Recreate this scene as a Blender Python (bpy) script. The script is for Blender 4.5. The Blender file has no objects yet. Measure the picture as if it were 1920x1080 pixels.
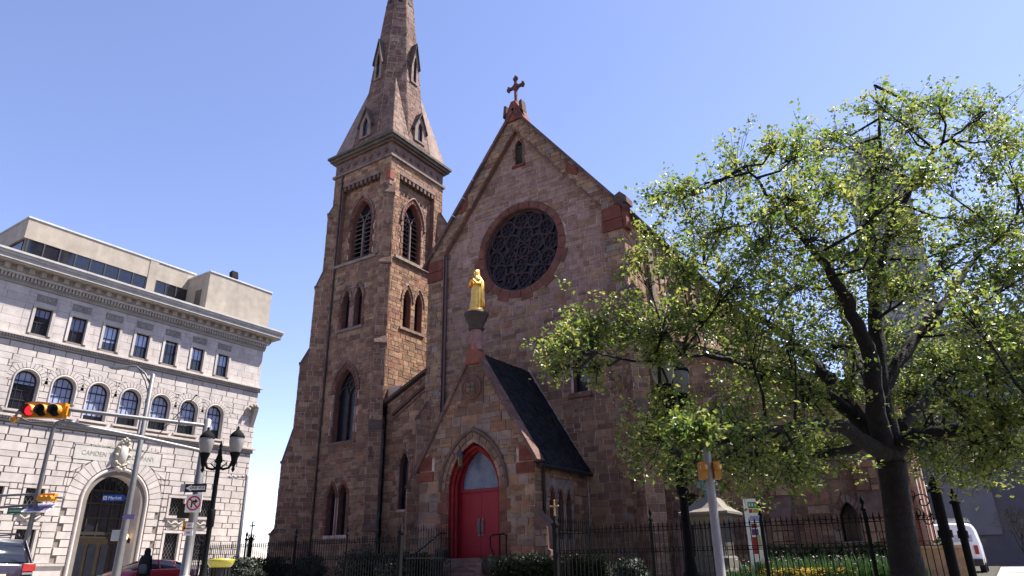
import bpy, math, random
import numpy as np
from mathutils import Vector, Matrix
from mathutils.geometry import tessellate_polygon

# ------------------------------------------------------------------ camera, sky, sun, exposure
S = bpy.context.scene
C = S.collection
PITCH, ROLL, YAW, FLEN = 0.38232312, -0.01586043, -0.58599647, 24.068
EYE = 0.9
def cam_axes(p, r, yaw):
    cy, sy = math.cos(yaw), math.sin(yaw)
    fwd = Vector((sy*math.cos(p), cy*math.cos(p), math.sin(p)))
    right = Vector((cy, -sy, 0)); up = right.cross(fwd)
    c, s = math.cos(r), math.sin(r)
    return c*right+s*up, -s*right+c*up, fwd
RT, UPV, FW = cam_axes(PITCH, ROLL, YAW)
cam_data = bpy.data.cameras.new('camera')
cam = bpy.data.objects.new('camera', cam_data); C.objects.link(cam)
cam_data.sensor_width = 36; cam_data.lens = FLEN
cam_data.clip_start = 0.05; cam_data.clip_end = 3000
cam.matrix_world = Matrix(((RT.x, UPV.x, -FW.x, 0), (RT.y, UPV.y, -FW.y, 0), (RT.z, UPV.z, -FW.z, EYE), (0, 0, 0, 1)))
S.camera = cam
SUN_DIR = Vector((1.1, 1.45, 3.1)).normalized()          # towards the sun
SUN_EL = math.asin(SUN_DIR.z); SUN_AZ = math.atan2(SUN_DIR.x, SUN_DIR.y)
W = bpy.data.worlds.new('World'); S.world = W; W.use_nodes = True
wn = W.node_tree.nodes; wl = W.node_tree.links
sky = wn.new('ShaderNodeTexSky'); sky.sky_type = 'NISHITA'; sky.sun_disc = False
sky.sun_elevation = SUN_EL; sky.sun_rotation = SUN_AZ
sky.altitude = 10; sky.air_density = 0.85; sky.dust_density = 0.15; sky.ozone_density = 3.0
bg = wn['Background']; bg.inputs['Strength'].default_value = 0.095
wb = wn.new('ShaderNodeVectorMath'); wb.operation = 'MULTIPLY'; wb.inputs[1].default_value = (1.20, 0.99, 1.04)   # camera white balance
wl.new(sky.outputs['Color'], wb.inputs[0]); wl.new(wb.outputs[0], bg.inputs['Color'])
sun_data = bpy.data.lights.new('sun', 'SUN'); sun_data.energy = 5.0; sun_data.angle = math.radians(0.53)
sun_data.color = (1.0, 0.955, 0.89)
sun = bpy.data.objects.new('sun', sun_data); C.objects.link(sun)
sun.rotation_euler = (-SUN_DIR).to_track_quat('-Z', 'Y').to_euler()
sun.location = (0, 0, 60)
S.view_settings.view_transform = 'Standard'; S.view_settings.look = 'None'
S.view_settings.exposure = 1.53; S.view_settings.gamma = 1.0
S.view_settings.use_curve_mapping = False
S.cycles.max_bounces = 6; S.cycles.transparent_max_bounces = 8
S.cycles.use_denoising = True

rng = random.Random(11)

# ------------------------------------------------------------------ materials
def mat(name, col=None, rough=0.75, metal=0.0, nscale=5.0, namt=0.18, bump=0.0, bscale=30.0, spec=0.4,
        emit=None, estr=1.0, streak=0.0, coat=0.0, transl=0.0):
    m = bpy.data.materials.new(name); m.use_nodes = True
    n = m.node_tree.nodes; l = m.node_tree.links
    p = n['Principled BSDF']
    p.inputs['Roughness'].default_value = rough; p.inputs['Metallic'].default_value = metal
    p.inputs['Specular IOR Level'].default_value = spec
    if coat: p.inputs['Coat Weight'].default_value = coat; p.inputs['Coat Roughness'].default_value = 0.05
    tc = n.new('ShaderNodeTexCoord')
    if col is None:
        src = n.new('ShaderNodeAttribute'); src.attribute_name = 'tint'; out = src.outputs['Color']
    else:
        src = n.new('ShaderNodeRGB'); src.outputs[0].default_value = (*col, 1); out = src.outputs[0]
    def scaled(out, scale, lo, hi, vec=None, detail=5):
        nz = n.new('ShaderNodeTexNoise'); nz.inputs['Scale'].default_value = scale; nz.inputs['Detail'].default_value = detail
        l.new(vec or tc.outputs['Object'], nz.inputs['Vector'])
        mr = n.new('ShaderNodeMapRange'); mr.inputs[1].default_value = 0.28; mr.inputs[2].default_value = 0.72
        mr.inputs[3].default_value = lo; mr.inputs[4].default_value = hi
        l.new(nz.outputs['Fac'], mr.inputs[0])
        vm = n.new('ShaderNodeVectorMath'); vm.operation = 'SCALE'
        l.new(out, vm.inputs[0]); l.new(mr.outputs[0], vm.inputs['Scale'])
        return vm.outputs[0]
    if namt:
        out = scaled(out, nscale, 1-namt, 1+namt)
        out = scaled(out, nscale*7.3, 1-namt*0.6, 1+namt*0.6)
    if streak:
        mp = n.new('ShaderNodeMapping'); mp.inputs['Scale'].default_value = (1.1, 1.1, 0.16)
        l.new(tc.outputs['Object'], mp.inputs['Vector'])
        out = scaled(out, 1.0, 1-streak, 1+streak*0.5, mp.outputs[0], 6)
    l.new(out, p.inputs['Base Color'])
    if bump:
        nz = n.new('ShaderNodeTexNoise'); nz.inputs['Scale'].default_value = bscale; nz.inputs['Detail'].default_value = 6
        l.new(tc.outputs['Object'], nz.inputs['Vector'])
        b = n.new('ShaderNodeBump'); b.inputs['Strength'].default_value = bump; b.inputs['Distance'].default_value = 0.03
        l.new(nz.outputs['Fac'], b.inputs['Height']); l.new(b.outputs['Normal'], p.inputs['Normal'])
    if emit:
        p.inputs['Emission Color'].default_value = (*emit, 1); p.inputs['Emission Strength'].default_value = estr
    if transl:
        t = n.new('ShaderNodeBsdfTranslucent'); l.new(out, t.inputs['Color'])
        mx = n.new('ShaderNodeMixShader'); mx.inputs[0].default_value = transl
        l.new(p.outputs[0], mx.inputs[1]); l.new(t.outputs[0], mx.inputs[2])
        l.new(mx.outputs[0], n['Material Output'].inputs['Surface'])
    return m
M = {}
M['stone'] = mat('brown_stone', None, 0.92, nscale=3.4, namt=0.27, bump=0.9, bscale=18, spec=0.2, streak=0.24)
M['limestone'] = mat('pale_limestone', None, 0.85, nscale=2.5, namt=0.10, bump=0.4, bscale=26, spec=0.25, streak=0.15)
M['slate'] = mat('dark_slate', None, 0.75, nscale=6, namt=0.25, bump=0.2, spec=0.15)
M['paint'] = mat('plain_paint', None, 0.5, nscale=9, namt=0.06, spec=0.4)
M['gloss'] = mat('gloss_paint', None, 0.3, nscale=7, namt=0.04, spec=0.5, coat=0.6)
M['iron'] = mat('black_iron', (0.007, 0.007, 0.008), 0.8, nscale=14, namt=0.3, bump=0.15, bscale=60, spec=0.1)
M['steel'] = mat('galvanised_steel', (0.155, 0.15, 0.15), 0.5, metal=0.35, nscale=8, namt=0.12, spec=0.5)
M['glass_dark'] = mat('dark_window_glass', (0.012, 0.014, 0.02), 0.06, nscale=3, namt=0.3, spec=0.8)
M['glass_blue'] = mat('sky_painted_glass', (0.33, 0.385, 0.55), 0.08, nscale=1.2, namt=0.25, spec=1.0)  # base colour carries painted sky reflection along with the blinds
M['glass_pale'] = mat('sky_painted_blind_glass', (0.19, 0.23, 0.35), 0.08, nscale=0.9, namt=0.3, spec=1.0)  # deeper variant: blind tone with sky reflection painted in
M['glass_lead'] = mat('leaded_glass', (0.010, 0.010, 0.014), 0.3, nscale=9, namt=0.6, bump=0.5, bscale=14, spec=0.3)
M['glass_fan'] = mat('fanlight_glass', (0.13, 0.17, 0.25), 0.15, nscale=2, namt=0.25, spec=0.9)
M['gold'] = mat('gilded_bronze', (0.82, 0.46, 0.10), 0.36, metal=0.8, nscale=6, namt=0.2, bump=0.15, bscale=25)
M['dull_gilt'] = mat('dull_gilt', (.30, .19, .10), .55, metal=.3, namt=.2)
M['capital'] = mat('dark_brown_capital', (.055, .036, .026), .7, namt=.25, bump=.3)
M['bronze'] = mat('dark_bronze', (0.032, 0.022, 0.013), 0.45, metal=0.5, nscale=5, namt=0.25)
M['verdigris'] = mat('green_bronze', (0.12, 0.22, 0.22), 0.6, metal=0.2, nscale=9, namt=0.3, bump=0.3)
M['concrete'] = mat('tan_concrete', (0.36, 0.31, 0.25), 0.9, nscale=1.6, namt=0.14, bump=0.4, bscale=40, streak=0.16)
M['asphalt'] = mat('asphalt', (0.05, 0.05, 0.052), 0.95, nscale=2.0, namt=0.25, bump=0.4, bscale=90)
M['paving'] = mat('concrete_paving', (0.27, 0.255, 0.24), 0.9, nscale=2.0, namt=0.15, bump=0.2, bscale=60)
M['soil'] = mat('garden_soil', (0.035, 0.032, 0.02), 0.95, nscale=4.0, namt=0.5, bump=0.8, bscale=25)
M['bark'] = mat('grey_bark', (0.016, 0.013, 0.0115), 0.95, nscale=9, namt=0.45, bump=1.0, bscale=28, streak=0.3)
M['leaf'] = mat('young_leaves', None, 0.38, nscale=3, namt=0.12, spec=0.5, transl=0.5)
M['foliage'] = mat('dark_foliage', None, 0.55, nscale=3, namt=0.15, spec=0.4, transl=0.25)
M['cloth'] = mat('dark_cloth', None, 0.9, nscale=12, namt=0.15, spec=0.2)
M['globe'] = mat('frosted_globe', (0.36, 0.34, 0.33), 0.35, nscale=3, namt=0.05, spec=0.5, transl=0.35)
M['amber_glass'] = mat('amber_lantern_glass', (0.10, 0.065, 0.03), 0.25, namt=0.1, spec=0.5)
M['lens_red'] = mat('lit_red_lens', (0.55, 0.01, 0.015), 0.25, nscale=4, namt=0.05, emit=(1.0, 0.02, 0.04), estr=0.55)
M['lamp_warm'] = mat('lit_wall_lamp', (0.8, 0.6, 0.3), 0.4, namt=0, emit=(1.0, 0.68, 0.35), estr=1.6)
M['rubber'] = mat('tyre_rubber', (0.015, 0.015, 0.016), 0.85, nscale=20, namt=0.2)
M['grey_wall'] = mat('grey_cladding', None, 0.6, nscale=1.2, namt=0.1, spec=0.4, streak=0.06)

# ------------------------------------------------------------------ mesh helpers
ORG = {}                                                  # world origin of every thing / part
class MB:
    def __init__(s): s.v = []; s.f = []; s.c = []; s.m = []; s.sm = []
    def add(s, verts, faces, col=(.5, .5, .5), mi=0, smooth=False):
        b = len(s.v); s.v.extend([tuple(p) for p in verts])
        for f in faces:
            s.f.append([b+i for i in f]); s.c.append(col); s.m.append(mi); s.sm.append(smooth)
        return s
    def box(s, x0, x1, y0, y1, z0, z1, col=(.5, .5, .5), mi=0):
        v = [(x, y, z) for z in (z0, z1) for y in (y0, y1) for x in (x0, x1)]
        return s.add(v, [(0, 2, 3, 1), (4, 5, 7, 6), (0, 1, 5, 4), (2, 6, 7, 3), (0, 4, 6, 2), (1, 3, 7, 5)], col, mi)
    def obox(s, c, a, b, d, col=(.5, .5, .5), mi=0):      # centre and three half vectors
        c, a, b, d = Vector(c), Vector(a), Vector(b), Vector(d)
        v = [c+a*i+b*j+d*k for k in (-1, 1) for j in (-1, 1) for i in (-1, 1)]
        return s.add(v, [(0, 2, 3, 1), (4, 5, 7, 6), (0, 1, 5, 4), (2, 6, 7, 3), (0, 4, 6, 2), (1, 3, 7, 5)], col, mi)
    def prism(s, poly, vec, col=(.5, .5, .5), mi=0):
        n = len(poly); vec = Vector(vec); P = [Vector(p) for p in poly]
        fs = [list(range(n))[::-1], list(range(n, 2*n))] + [(i, (i+1) % n, n+(i+1) % n, n+i) for i in range(n)]
        return s.add(P+[p+vec for p in P], fs, col, mi)
    def tube(s, pts, rs, n=8, col=(.5, .5, .5), mi=0, smooth=True, closed=False):
        pts = [Vector(p) for p in pts]; k = len(pts)
        if not isinstance(rs, (list, tuple)): rs = [rs]*k
        vs = []; ref = None
        for i, p in enumerate(pts):
            if closed: t = pts[(i+1) % k]-pts[i-1]
            else: t = pts[min(i+1, k-1)]-pts[max(i-1, 0)]
            t.normalize()
            if ref is None or abs(t.dot(ref)) > .98:
                ref = Vector((0, 0, 1)) if abs(t.z) < .9 else Vector((1, 0, 0))
            a = t.cross(ref).normalized(); b = t.cross(a); ref = a.cross(t)*1.0
            for j in range(n):
                w = 2*math.pi*j/n; vs.append(p+(a*math.cos(w)+b*math.sin(w))*rs[i])
        fs = []
        for i in range(k if closed else k-1):
            i2 = (i+1) % k
            for j in range(n):
                fs.append((i*n+j, i*n+(j+1) % n, i2*n+(j+1) % n, i2*n+j))
        s.add(vs, fs, col, mi, smooth)
        if not closed: s.add(vs[:n], [list(range(n))], col, mi); s.add(vs[-n:], [list(range(n))[::-1]], col, mi)
        return s
    def lathe(s, prof, c, n=16, col=(.5, .5, .5), mi=0, smooth=True, sx=1, sy=1, rot=0):
        c = Vector(c); vs = []
        for r, z in prof:
            for j in range(n):
                w = 2*math.pi*j/n+rot; vs.append(c+Vector((r*sx*math.cos(w), r*sy*math.sin(w), z)))
        fs = [(i*n+j, i*n+(j+1) % n, (i+1)*n+(j+1) % n, (i+1)*n+j) for i in range(len(prof)-1) for j in range(n)]
        s.add(vs, fs, col, mi, smooth)
        s.add(vs[:n], [list(range(n))[::-1]], col, mi); s.add(vs[-n:], [list(range(n))], col, mi)
        return s
    def ball(s, c, r, n=12, m=7, col=(.5, .5, .5), mi=0, sz=1.0):
        prof = [(max(1e-3, r*math.sin(math.pi*i/m)), -r*sz*math.cos(math.pi*i/m)) for i in range(m+1)]
        return s.lathe(prof, c, n, col, mi)
    def build(s, name, mats, parent=None, label=None, cat=None, group=None, kind=None, local=False):
        if not isinstance(mats, (list, tuple)): mats = [mats]
        o0 = Vector((0, 0, 0)) if (parent is None or local) else ORG[parent.name]
        me = bpy.data.meshes.new(name)
        me.from_pydata([(p[0]-o0.x, p[1]-o0.y, p[2]-o0.z) for p in s.v], [], s.f)
        for m in mats: me.materials.append(m)
        me.polygons.foreach_set('material_index', s.m); me.polygons.foreach_set('use_smooth', s.sm)
        at = me.attributes.new('tint', 'FLOAT_COLOR', 'FACE')
        at.data.foreach_set('color', np.array([(c[0], c[1], c[2], 1) for c in s.c], np.float32).ravel())
        me.update()
        return put(name, me, parent, label, cat, group, kind)
def put(name, data, parent=None, label=None, cat=None, group=None, kind=None):
    o = bpy.data.objects.new(name, data); C.objects.link(o)
    if parent is not None: o.parent = parent
    ORG[o.name] = ORG[parent.name] if parent is not None else Vector((0, 0, 0))
    if label: o['label'] = label
    if cat: o['category'] = cat
    if group: o['group'] = group
    if kind: o['kind'] = kind
    return o
def thing(name, label, cat, loc=(0, 0, 0), group=None, rz=0.0):
    o = bpy.data.objects.new(name, None); C.objects.link(o); o.location = loc
    o.rotation_euler = (0, 0, rz); o.empty_display_size = 0.3
    ORG[o.name] = Vector(loc)
    o['label'] = label; o['category'] = cat
    if group: o['group'] = group
    return o
def share(name, src, parent, loc, rz=0.0):                # another piece with the mesh of src
    o = bpy.data.objects.new(name, src.data); C.objects.link(o)
    o.parent = parent; o.location = Vector(loc)-ORG[parent.name]; o.rotation_euler = (0, 0, rz)
    ORG[o.name] = Vector(loc)
    return o
def copy_tree(o, parent=None):
    c = o.copy(); C.objects.link(c)
    if parent is not None: c.parent = parent
    for ch in list(o.children): copy_tree(ch, c)
    return c
def text_part(txt, size, loc, right, up, m, parent, name='lettering', depth=0.004, font_space=1.0, sx=1.0):
    cu = bpy.data.curves.new(name, 'FONT'); cu.body = txt; cu.size = size; cu.align_x = 'CENTER'; cu.align_y = 'CENTER'
    cu.extrude = depth; cu.space_character = font_space
    tmp = bpy.data.objects.new('tmp_text', cu)
    me = bpy.data.meshes.new_from_object(tmp); bpy.data.objects.remove(tmp)
    r, u = Vector(right).normalized(), Vector(up).normalized(); nn = r.cross(u)
    me.transform(Matrix(((r.x*sx, u.x, nn.x, 0), (r.y*sx, u.y, nn.y, 0), (r.z*sx, u.z, nn.z, 0), (0, 0, 0, 1))))
    me.transform(Matrix.Translation(Vector(loc)-ORG[parent.name]))
    me.materials.clear(); me.materials.append(m)
    return put(name, me, parent)

# ------------------------------------------------------------------ masonry helpers
class Fr:                                                 # a wall plane: u along, v up, n outward
    def __init__(s, o, u, v=(0, 0, 1)):
        s.o, s.u, s.v = Vector(o), Vector(u).normalized(), Vector(v).normalized(); s.n = s.u.cross(s.v)
    def p(s, a, b, h=0.0): return s.o+s.u*a+s.v*b+s.n*h
def area2(P): return 0.5*sum(P[i][0]*P[(i+1) % len(P)][1]-P[(i+1) % len(P)][0]*P[i][1] for i in range(len(P)))
def ccw(P): return P if area2(P) > 0 else P[::-1]
def cut(P, a, b, keep_left=True):                         # keep the part of P left of the line a->b
    out = []; sg = 1 if keep_left else -1
    def d(p): return sg*((b[0]-a[0])*(p[1]-a[1])-(b[1]-a[1])*(p[0]-a[0]))
    for i in range(len(P)):
        p, q = P[i], P[(i+1) % len(P)]; dp, dq = d(p), d(q)
        if dp >= 0: out.append(p)
        if (dp > 0 > dq) or (dp < 0 < dq):
            t = dp/(dp-dq); out.append((p[0]+(q[0]-p[0])*t, p[1]+(q[1]-p[1])*t))
    return out
def clip(P, O):
    for i in range(len(O)):
        P = cut(P, O[i], O[(i+1) % len(O)])
        if len(P) < 3: return []
    return P
def coarse(H):
    if len(H) <= 8: return H
    k = max(1, len(H)//9); return H[:2]+H[2::k]
def minus(P, H):                                          # the pieces of P outside the convex hole H
    if len(P) < 3: return []
    H = coarse(H); xs = [p[0] for p in H]; ys = [p[1] for p in H]
    if max(p[0] for p in P) <= min(xs) or min(p[0] for p in P) >= max(xs) or max(p[1] for p in P) <= min(ys) or min(p[1] for p in P) >= max(ys): return [P]
    inner = clip(P, H)
    if len(inner) < 3 or abs(area2(inner)) < .004: return [P]
    out = []; rem = P
    es = sorted(range(len(H)), key=lambda i: -math.hypot(H[(i+1) % len(H)][0]-H[i][0], H[(i+1) % len(H)][1]-H[i][1]))
    for i in es:
        a, b = H[i], H[(i+1) % len(H)]
        if math.hypot(b[0]-a[0], b[1]-a[1]) < 1e-6 or len(rem) < 3: continue
        q = cut(rem, a, b, False)
        if len(q) > 2 and abs(area2(q)) > .007: out.append(q)
        rem = cut(rem, a, b, True)
    return out
STONES = []                                               # every stone waits here; the largest in view become parts
def lay(fr, P, wall, col, t=0.035, j=0.012, name='stone', mk='stone', h0=0.0):
    if len(P) < 3 or abs(area2(P)) < .006: return
    P = ccw(P); n = len(P)
    cx = sum(p[0] for p in P)/n; cy = sum(p[1] for p in P)/n
    def inset(d):
        out = []
        for p in P:
            L = math.hypot(p[0]-cx, p[1]-cy) or 1
            out.append((p[0]-(p[0]-cx)/L*d*1.35, p[1]-(p[1]-cy)/L*d*1.35))
        return out
    base = [fr.p(a, b, h0) for a, b in inset(j)]; top = [fr.p(a, b, h0+t) for a, b in inset(j+.008)]
    c = fr.p(cx, cy, t); d = c-Vector((0, 0, EYE)); L = d.length
    z = d.dot(FW); fac = -d.dot(fr.n)/L
    vis = z > 0.5 and abs(d.dot(RT))/z < .76 and abs(d.dot(UPV))/z < .43 and fac > .05
    STONES.append((wall, name, mk, base+top, n, col, abs(area2(P))*max(fac, 0)/(L*L) if vis else 0))
def coursed(fr, outline, holes, wall, pal, rg, hs=(.2, .4), ls=(.3, .85), t=(.02, .05), j=.012, regular=None, name='stone', mk='stone'):
    outline = ccw(outline); holes = [ccw(h) for h in holes]
    xs = [p[0] for p in outline]; ys = [p[1] for p in outline]; b = min(ys); row = 0
    while b < max(ys)-.03:
        h = rg.uniform(*hs) if regular is None else regular[row % len(regular)]
        if max(ys)-(b+h) < .1: h = max(ys)-b
        a = min(xs)-rg.uniform(0, ls[0])
        while a < max(xs):
            l = rg.uniform(*ls)*(.8+h*.7)
            cells = [(a, b, a+l, b+h)]
            if regular is None and h > .27 and rg.random() < .4:
                f = rg.choice((.5, .42, .58))
                if rg.random() < .5: cells = [(a, b, a+l, b+h*f), (a, b+h*f, a+l*.45, b+h), (a+l*.45, b+h*f, a+l, b+h)]
                else: cells = [(a, b, a+l, b+h*f), (a, b+h*f, a+l, b+h)]
            for x0, y0, x1, y1 in cells:
                P = clip([(x0, y0), (x1, y0), (x1, y1), (x0, y1)], outline)
                PP = [P] if len(P) > 2 else []
                for H in holes: PP = [q for p_ in PP for q in minus(p_, H)]
                tn, th_ = pal(rg, (x0+x1)/2, (y0+y1)/2), rg.uniform(*t)
                for P in PP: lay(fr, P, wall, tn, th_, j, name, mk)
            a += l
        b += h; row += 1
def wall_sheet(mb, fr, outline, holes, depth, col, rcol=None, mi=0):
    loops = [outline]+[h for h, d in holes]
    flat = [p for lp in loops for p in lp]
    tris = tessellate_polygon([[Vector((p[0], p[1], 0)) for p in lp] for lp in loops])
    V = [fr.p(a, b) for a, b in flat]; fs = []
    for t in tris:
        a, b, c = [flat[i] for i in t]
        fs.append(tuple(t) if area2([a, b, c]) > 0 else tuple(t)[::-1])
    mb.add(V, fs, col, mi)
    for H, d in holes:
        H = ccw(H); n = len(H)
        V = [fr.p(a, b) for a, b in H]+[fr.p(a, b, -d) for a, b in H]
        mb.add(V, [(i, n+i, n+(i+1) % n, (i+1) % n) for i in range(n)], rcol or col, mi)
    return mb
def arc_side(cx, hw, zsp, za, n, sgn):                    # spring -> apex
    h = za-zsp; R = (h*h+hw*hw)/(2*hw); c = cx+sgn*(hw-R)
    th = math.atan2(h, R-hw) if R > hw else math.pi/2
    return [(c+sgn*R*math.cos(th*i/n), zsp+R*math.sin(th*i/n)) for i in range(n+1)]
def arch(cx, hw, zs, zsp, za, n=7):
    r = arc_side(cx, hw, zsp, za, n, 1); l = arc_side(cx, hw, zsp, za, n, -1)
    return [(cx-hw, zs), (cx+hw, zs)]+r+l[::-1][1:]
def circle(cx, cy, r, n=40): return [(cx+r*math.cos(2*math.pi*i/n), cy+r*math.sin(2*math.pi*i/n)) for i in range(n)]
def voussoirs(fr, cx, hw, zsp, za, t, wall, pal, rg, n=6, th=.05, name='voussoir', mk='stone', ht=None, j=.01):
    for sg in (1, -1):
        a = arc_side(cx, hw, zsp, za, n, sg); b = arc_side(cx, hw+t, zsp, za+(t*1.25 if ht is None else ht), n, sg)
        for i in range(n): lay(fr, [a[i], a[i+1], b[i+1], b[i]], wall, pal(rg, cx, za), th, j, name, mk)
def jambs(fr, cx, hw, zs, zsp, t, wall, pal, rg, th=.05, step=.36, name='quoin', mk='stone'):
    n = max(1, round((zsp-zs)/step)); d = (zsp-zs)/n
    for k in range(n):
        w = t*(1.0 if k % 2 else 1.55)
        for sg in (1, -1):
            lay(fr, [(cx+sg*hw, zs+k*d), (cx+sg*(hw+w), zs+k*d), (cx+sg*(hw+w), zs+(k+1)*d), (cx+sg*hw, zs+(k+1)*d)], wall, pal(rg, cx, zs), th, .01, name, mk)
def finish_stones():
    best = {}
    for i, s in enumerate(STONES):
        root = s[0]
        while root.parent: root = root.parent
        best.setdefault((root.name, s[1]), []).append((s[6], i))
    single = set()
    for k, lst in best.items():
        lst.sort(reverse=True); single.update(i for sc, i in lst[:298] if sc > 0)
    rest = {}
    for i, (wall, name, mk, V, n, col, sc) in enumerate(STONES):
        fs = [list(range(n, 2*n))]+[(a, (a+1) % n, n+(a+1) % n, n+a) for a in range(n)]
        if i in single: MB().add(V, fs, col).build(name, M[mk], wall)
        else: rest.setdefault((wall.name, name, mk), (wall, MB()))[1].add(V, fs, col)
    for (w, name, mk), (wall, mb) in rest.items():
        mb.build({'stone': 'small_stonework', 'voussoir': 'arch_stonework', 'quoin': 'quoin_work', 'block': 'blockwork', 'slate': 'slate_courses'}[name], M[mk], wall, kind='stuff')

# ------------------------------------------------------------------ ground
def gz(x, y): return 0.0
g = MB()
g.add([(-900, -300, 0), (900, -300, 0), (900, 1500, 0), (-900, 1500, 0)], [(0, 1, 2, 3)])
g.build('ground', M['asphalt'], kind='structure')
g = MB()
def slab(x0, x1, y0, y1, z1, m, name):
    MB().box(x0, x1, y0, y1, -.3, z1).build(name, m, kind='structure')
slab(-32, -.5, 9.0, 17.15, .13, M['paving'], 'pavement')          # in front of the church fence
slab(-27.5, -.5, 17.15, 62, .22, M['soil'], 'churchyard')
slab(-18.6, -13.9, 17.15, 20.4, .235, M['paving'], 'church_path')
slab(-.5, 2.6, 9.0, 66, .13, M['paving'], 'side_pavement')
slab(-60, -42.5, 2, 48, .13, M['paving'], 'far_pavement')
slab(-30, 60, 66.0, 70, .13, M['paving'], 'end_pavement')

# ------------------------------------------------------------------ the church
STP = [(0.235, 0.134, 0.082), (0.289, 0.170, 0.102), (0.199, 0.110, 0.071), (0.326, 0.204, 0.126), (0.241, 0.146, 0.092), (0.300, 0.184, 0.111), (0.182, 0.107, 0.078), (0.269, 0.135, 0.086)]
RED = (.175, .056, .038); MORT = (.52, .385, .335); TRIM = (.175, .092, .066)
def jit(c, rg, a=.12):
    k = rg.uniform(1-a, 1+a); return (c[0]*k, c[1]*k, c[2]*k)
def pal_stone(rg, a=0, b=0): return jit(rg.choice(STP), rg)
def pal_panel(rg, a=0, b=0):                                       # the smoother washed stone of the upper gable
    f = min(1, max(0, (b-8.0)/6.0))
    if rg.random() > f*.85: return pal_stone(rg)
    return jit(rg.choice([(.31, .192, .146), (.285, .172, .131), (.325, .207, .16), (.27, .162, .124)]), rg, .07)
def pal_red(rg, a=0, b=0): return jit(rg.choice([(.175, .068, .046), (.16, .07, .05), (.19, .078, .054)]), rg, .12)
def pal_trim(rg, a=0, b=0): return jit(rg.choice([TRIM, (.28, .16, .12), (.30, .20, .155)]), rg, .12)

church = thing('church', 'large brownstone gothic church with a tall spire and rose window', 'church', (-16.7, 25.7, 0))
rs = random.Random(5)
GX, HW = -16.72, 5.68                                              # nave centre line and half width
XL, XR, YF = GX-HW, GX+HW, 25.7
FF = Fr((0, YF, 0), (1, 0, 0))
ZK, ZA = 16.0, 23.45                                               # kneeler and apex of the gable
SL = (ZA-ZK)/HW

def window_bits(fr, poly, depth, parent, glass, name='lancet_window', bars=None):
    mb = MB(); mb.prism([fr.p(a, b, -depth) for a, b in ccw(poly)], fr.n*.04)
    o = mb.build(name, M[glass], parent)
    return o
def bar(mb, fr, pts, r, h, col, n=6): mb.tube([fr.p(a, b, h) for a, b in pts], r, n, col)

# --- west front: raised border, sunk panel, rose
wall = MB()
outl = [(XL, .2), (XR, .2), (XR, ZK), (GX, ZA), (XL, ZK)]
pl, pr = XL+1.0, XR-1.0
zt = ZK-.15
panel = [(pl, 1.2), (pr, 1.2), (pr, zt+.25), (GX, zt+.25+(pr-GX)*SL), (pl, zt+.25)]
wall_sheet(wall, FF, outl, [(panel, .24)], 0, MORT, TRIM)
PF = Fr((0, YF+.24, 0), (1, 0, 0))
RZ, RR = 15.42, 2.2
rose_h = circle(GX+.02, RZ, RR, 48)
slit_h = arch(GX+.06, .23, 20.25, 21.25, 21.75, 5)
lan_h = arch(-13.72, .34, 7.75, 9.6, 10.3, 5)
lan2_h = arch(-19.75, .34, 7.75, 9.6, 10.3, 5)
wall_sheet(wall, PF, panel, [(rose_h, .42), (slit_h, .3), (lan_h, .35)], 0, MORT, (.17, .075, .055))
nave_wall = wall.build('nave_wall', M['stone'], church)
border_pal = lambda rg, a, b: jit(rg.choice(STP[:6]+[(0.244, 0.185, 0.148)]), rg)
kn = [(pr, ZK-1.05), (XR+.02, ZK-1.05), (XR+.02, ZK+.1), (pr, ZK+.1)]
coursed(FF, outl, [panel]+[[(pr, 14.75), (XR+.1, 14.75), (XR+.1, 15.95), (pr, 15.95)], [(XL-.1, 14.75), (pl, 14.75), (pl, 15.95), (XL-.1, 15.95)]], nave_wall, border_pal, rs, (.2, .36), (.3, .7))
for sx in (1, -1):                                                 # red kneeler blocks
    e, i = GX+sx*(HW+.04), GX+sx*(HW-1.0)
    lay(FF, [(i, 14.77), (e, 14.77), (e, 15.32), (i, 15.32)], nave_wall, jit(RED, rs), .09)
    lay(FF, [(i, 15.35), (e-sx*.03, 15.35), (e-sx*.03, 15.97), (i, 16.0)], nave_wall, jit(RED, rs), .06)
    k = .53                                                        # single red block half way up each rake
    mx, mz = GX+sx*HW*k, ZK+(1-k)*HW*SL
    lay(FF, [(mx-.05, mz-.25), (mx+sx*.62, mz-.85), (mx+sx*.55, mz-1.25), (mx-.05, mz-.95)], nave_wall, jit(RED, rs), .06)
ringo = circle(GX+.02, RZ, RR+.42, 48)
coursed(PF, panel, [ringo, arch(GX+.06, .34, 20.1, 21.2, 21.9, 5), arch(-13.72, .45, 7.6, 9.6, 10.5, 5), [(-19.1, 0), (-13.6, 0), (-13.6, 4.6), (-16.36, 9.2), (-19.1, 4.6)]], nave_wall, pal_panel, rs, (.2, .4), (.32, .85), (.012, .03))
for k in range(24):                                                # rose surround: moulded ring above, stepped blocks below
    a0, a1 = 2*math.pi*k/24, 2*math.pi*(k+1)/24; am = (a0+a1)/2
    ro = RR+.36 if math.sin(am) > .05 else RR+(.42 if k % 2 else .62)
    P = [(GX+.02+r*math.cos(a), RZ+r*math.sin(a)) for r, a in ((RR, a0), (ro, a0), (ro, am), (ro, a1), (RR, a1), (RR, am))]
    lay(PF, P, nave_wall, pal_red(rs), .05, .008, 'voussoir')
# mouldings of the sunk panel rake
mb = MB()
for sx in (1, -1):
    for d, r, c in ((.10, .034, TRIM), (.26, .026, (.16, .08, .06))):
        a = (GX, panel[3][1]-.02+d*.6); b = (GX+sx*(HW-1.0-.0), zt+.25+d*.6)
        mb.tube([FF.p(*a, .02), FF.p(*b, .02)], r, 6, c)
mb.build('gable_moulding', M['stone'], nave_wall)
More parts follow.
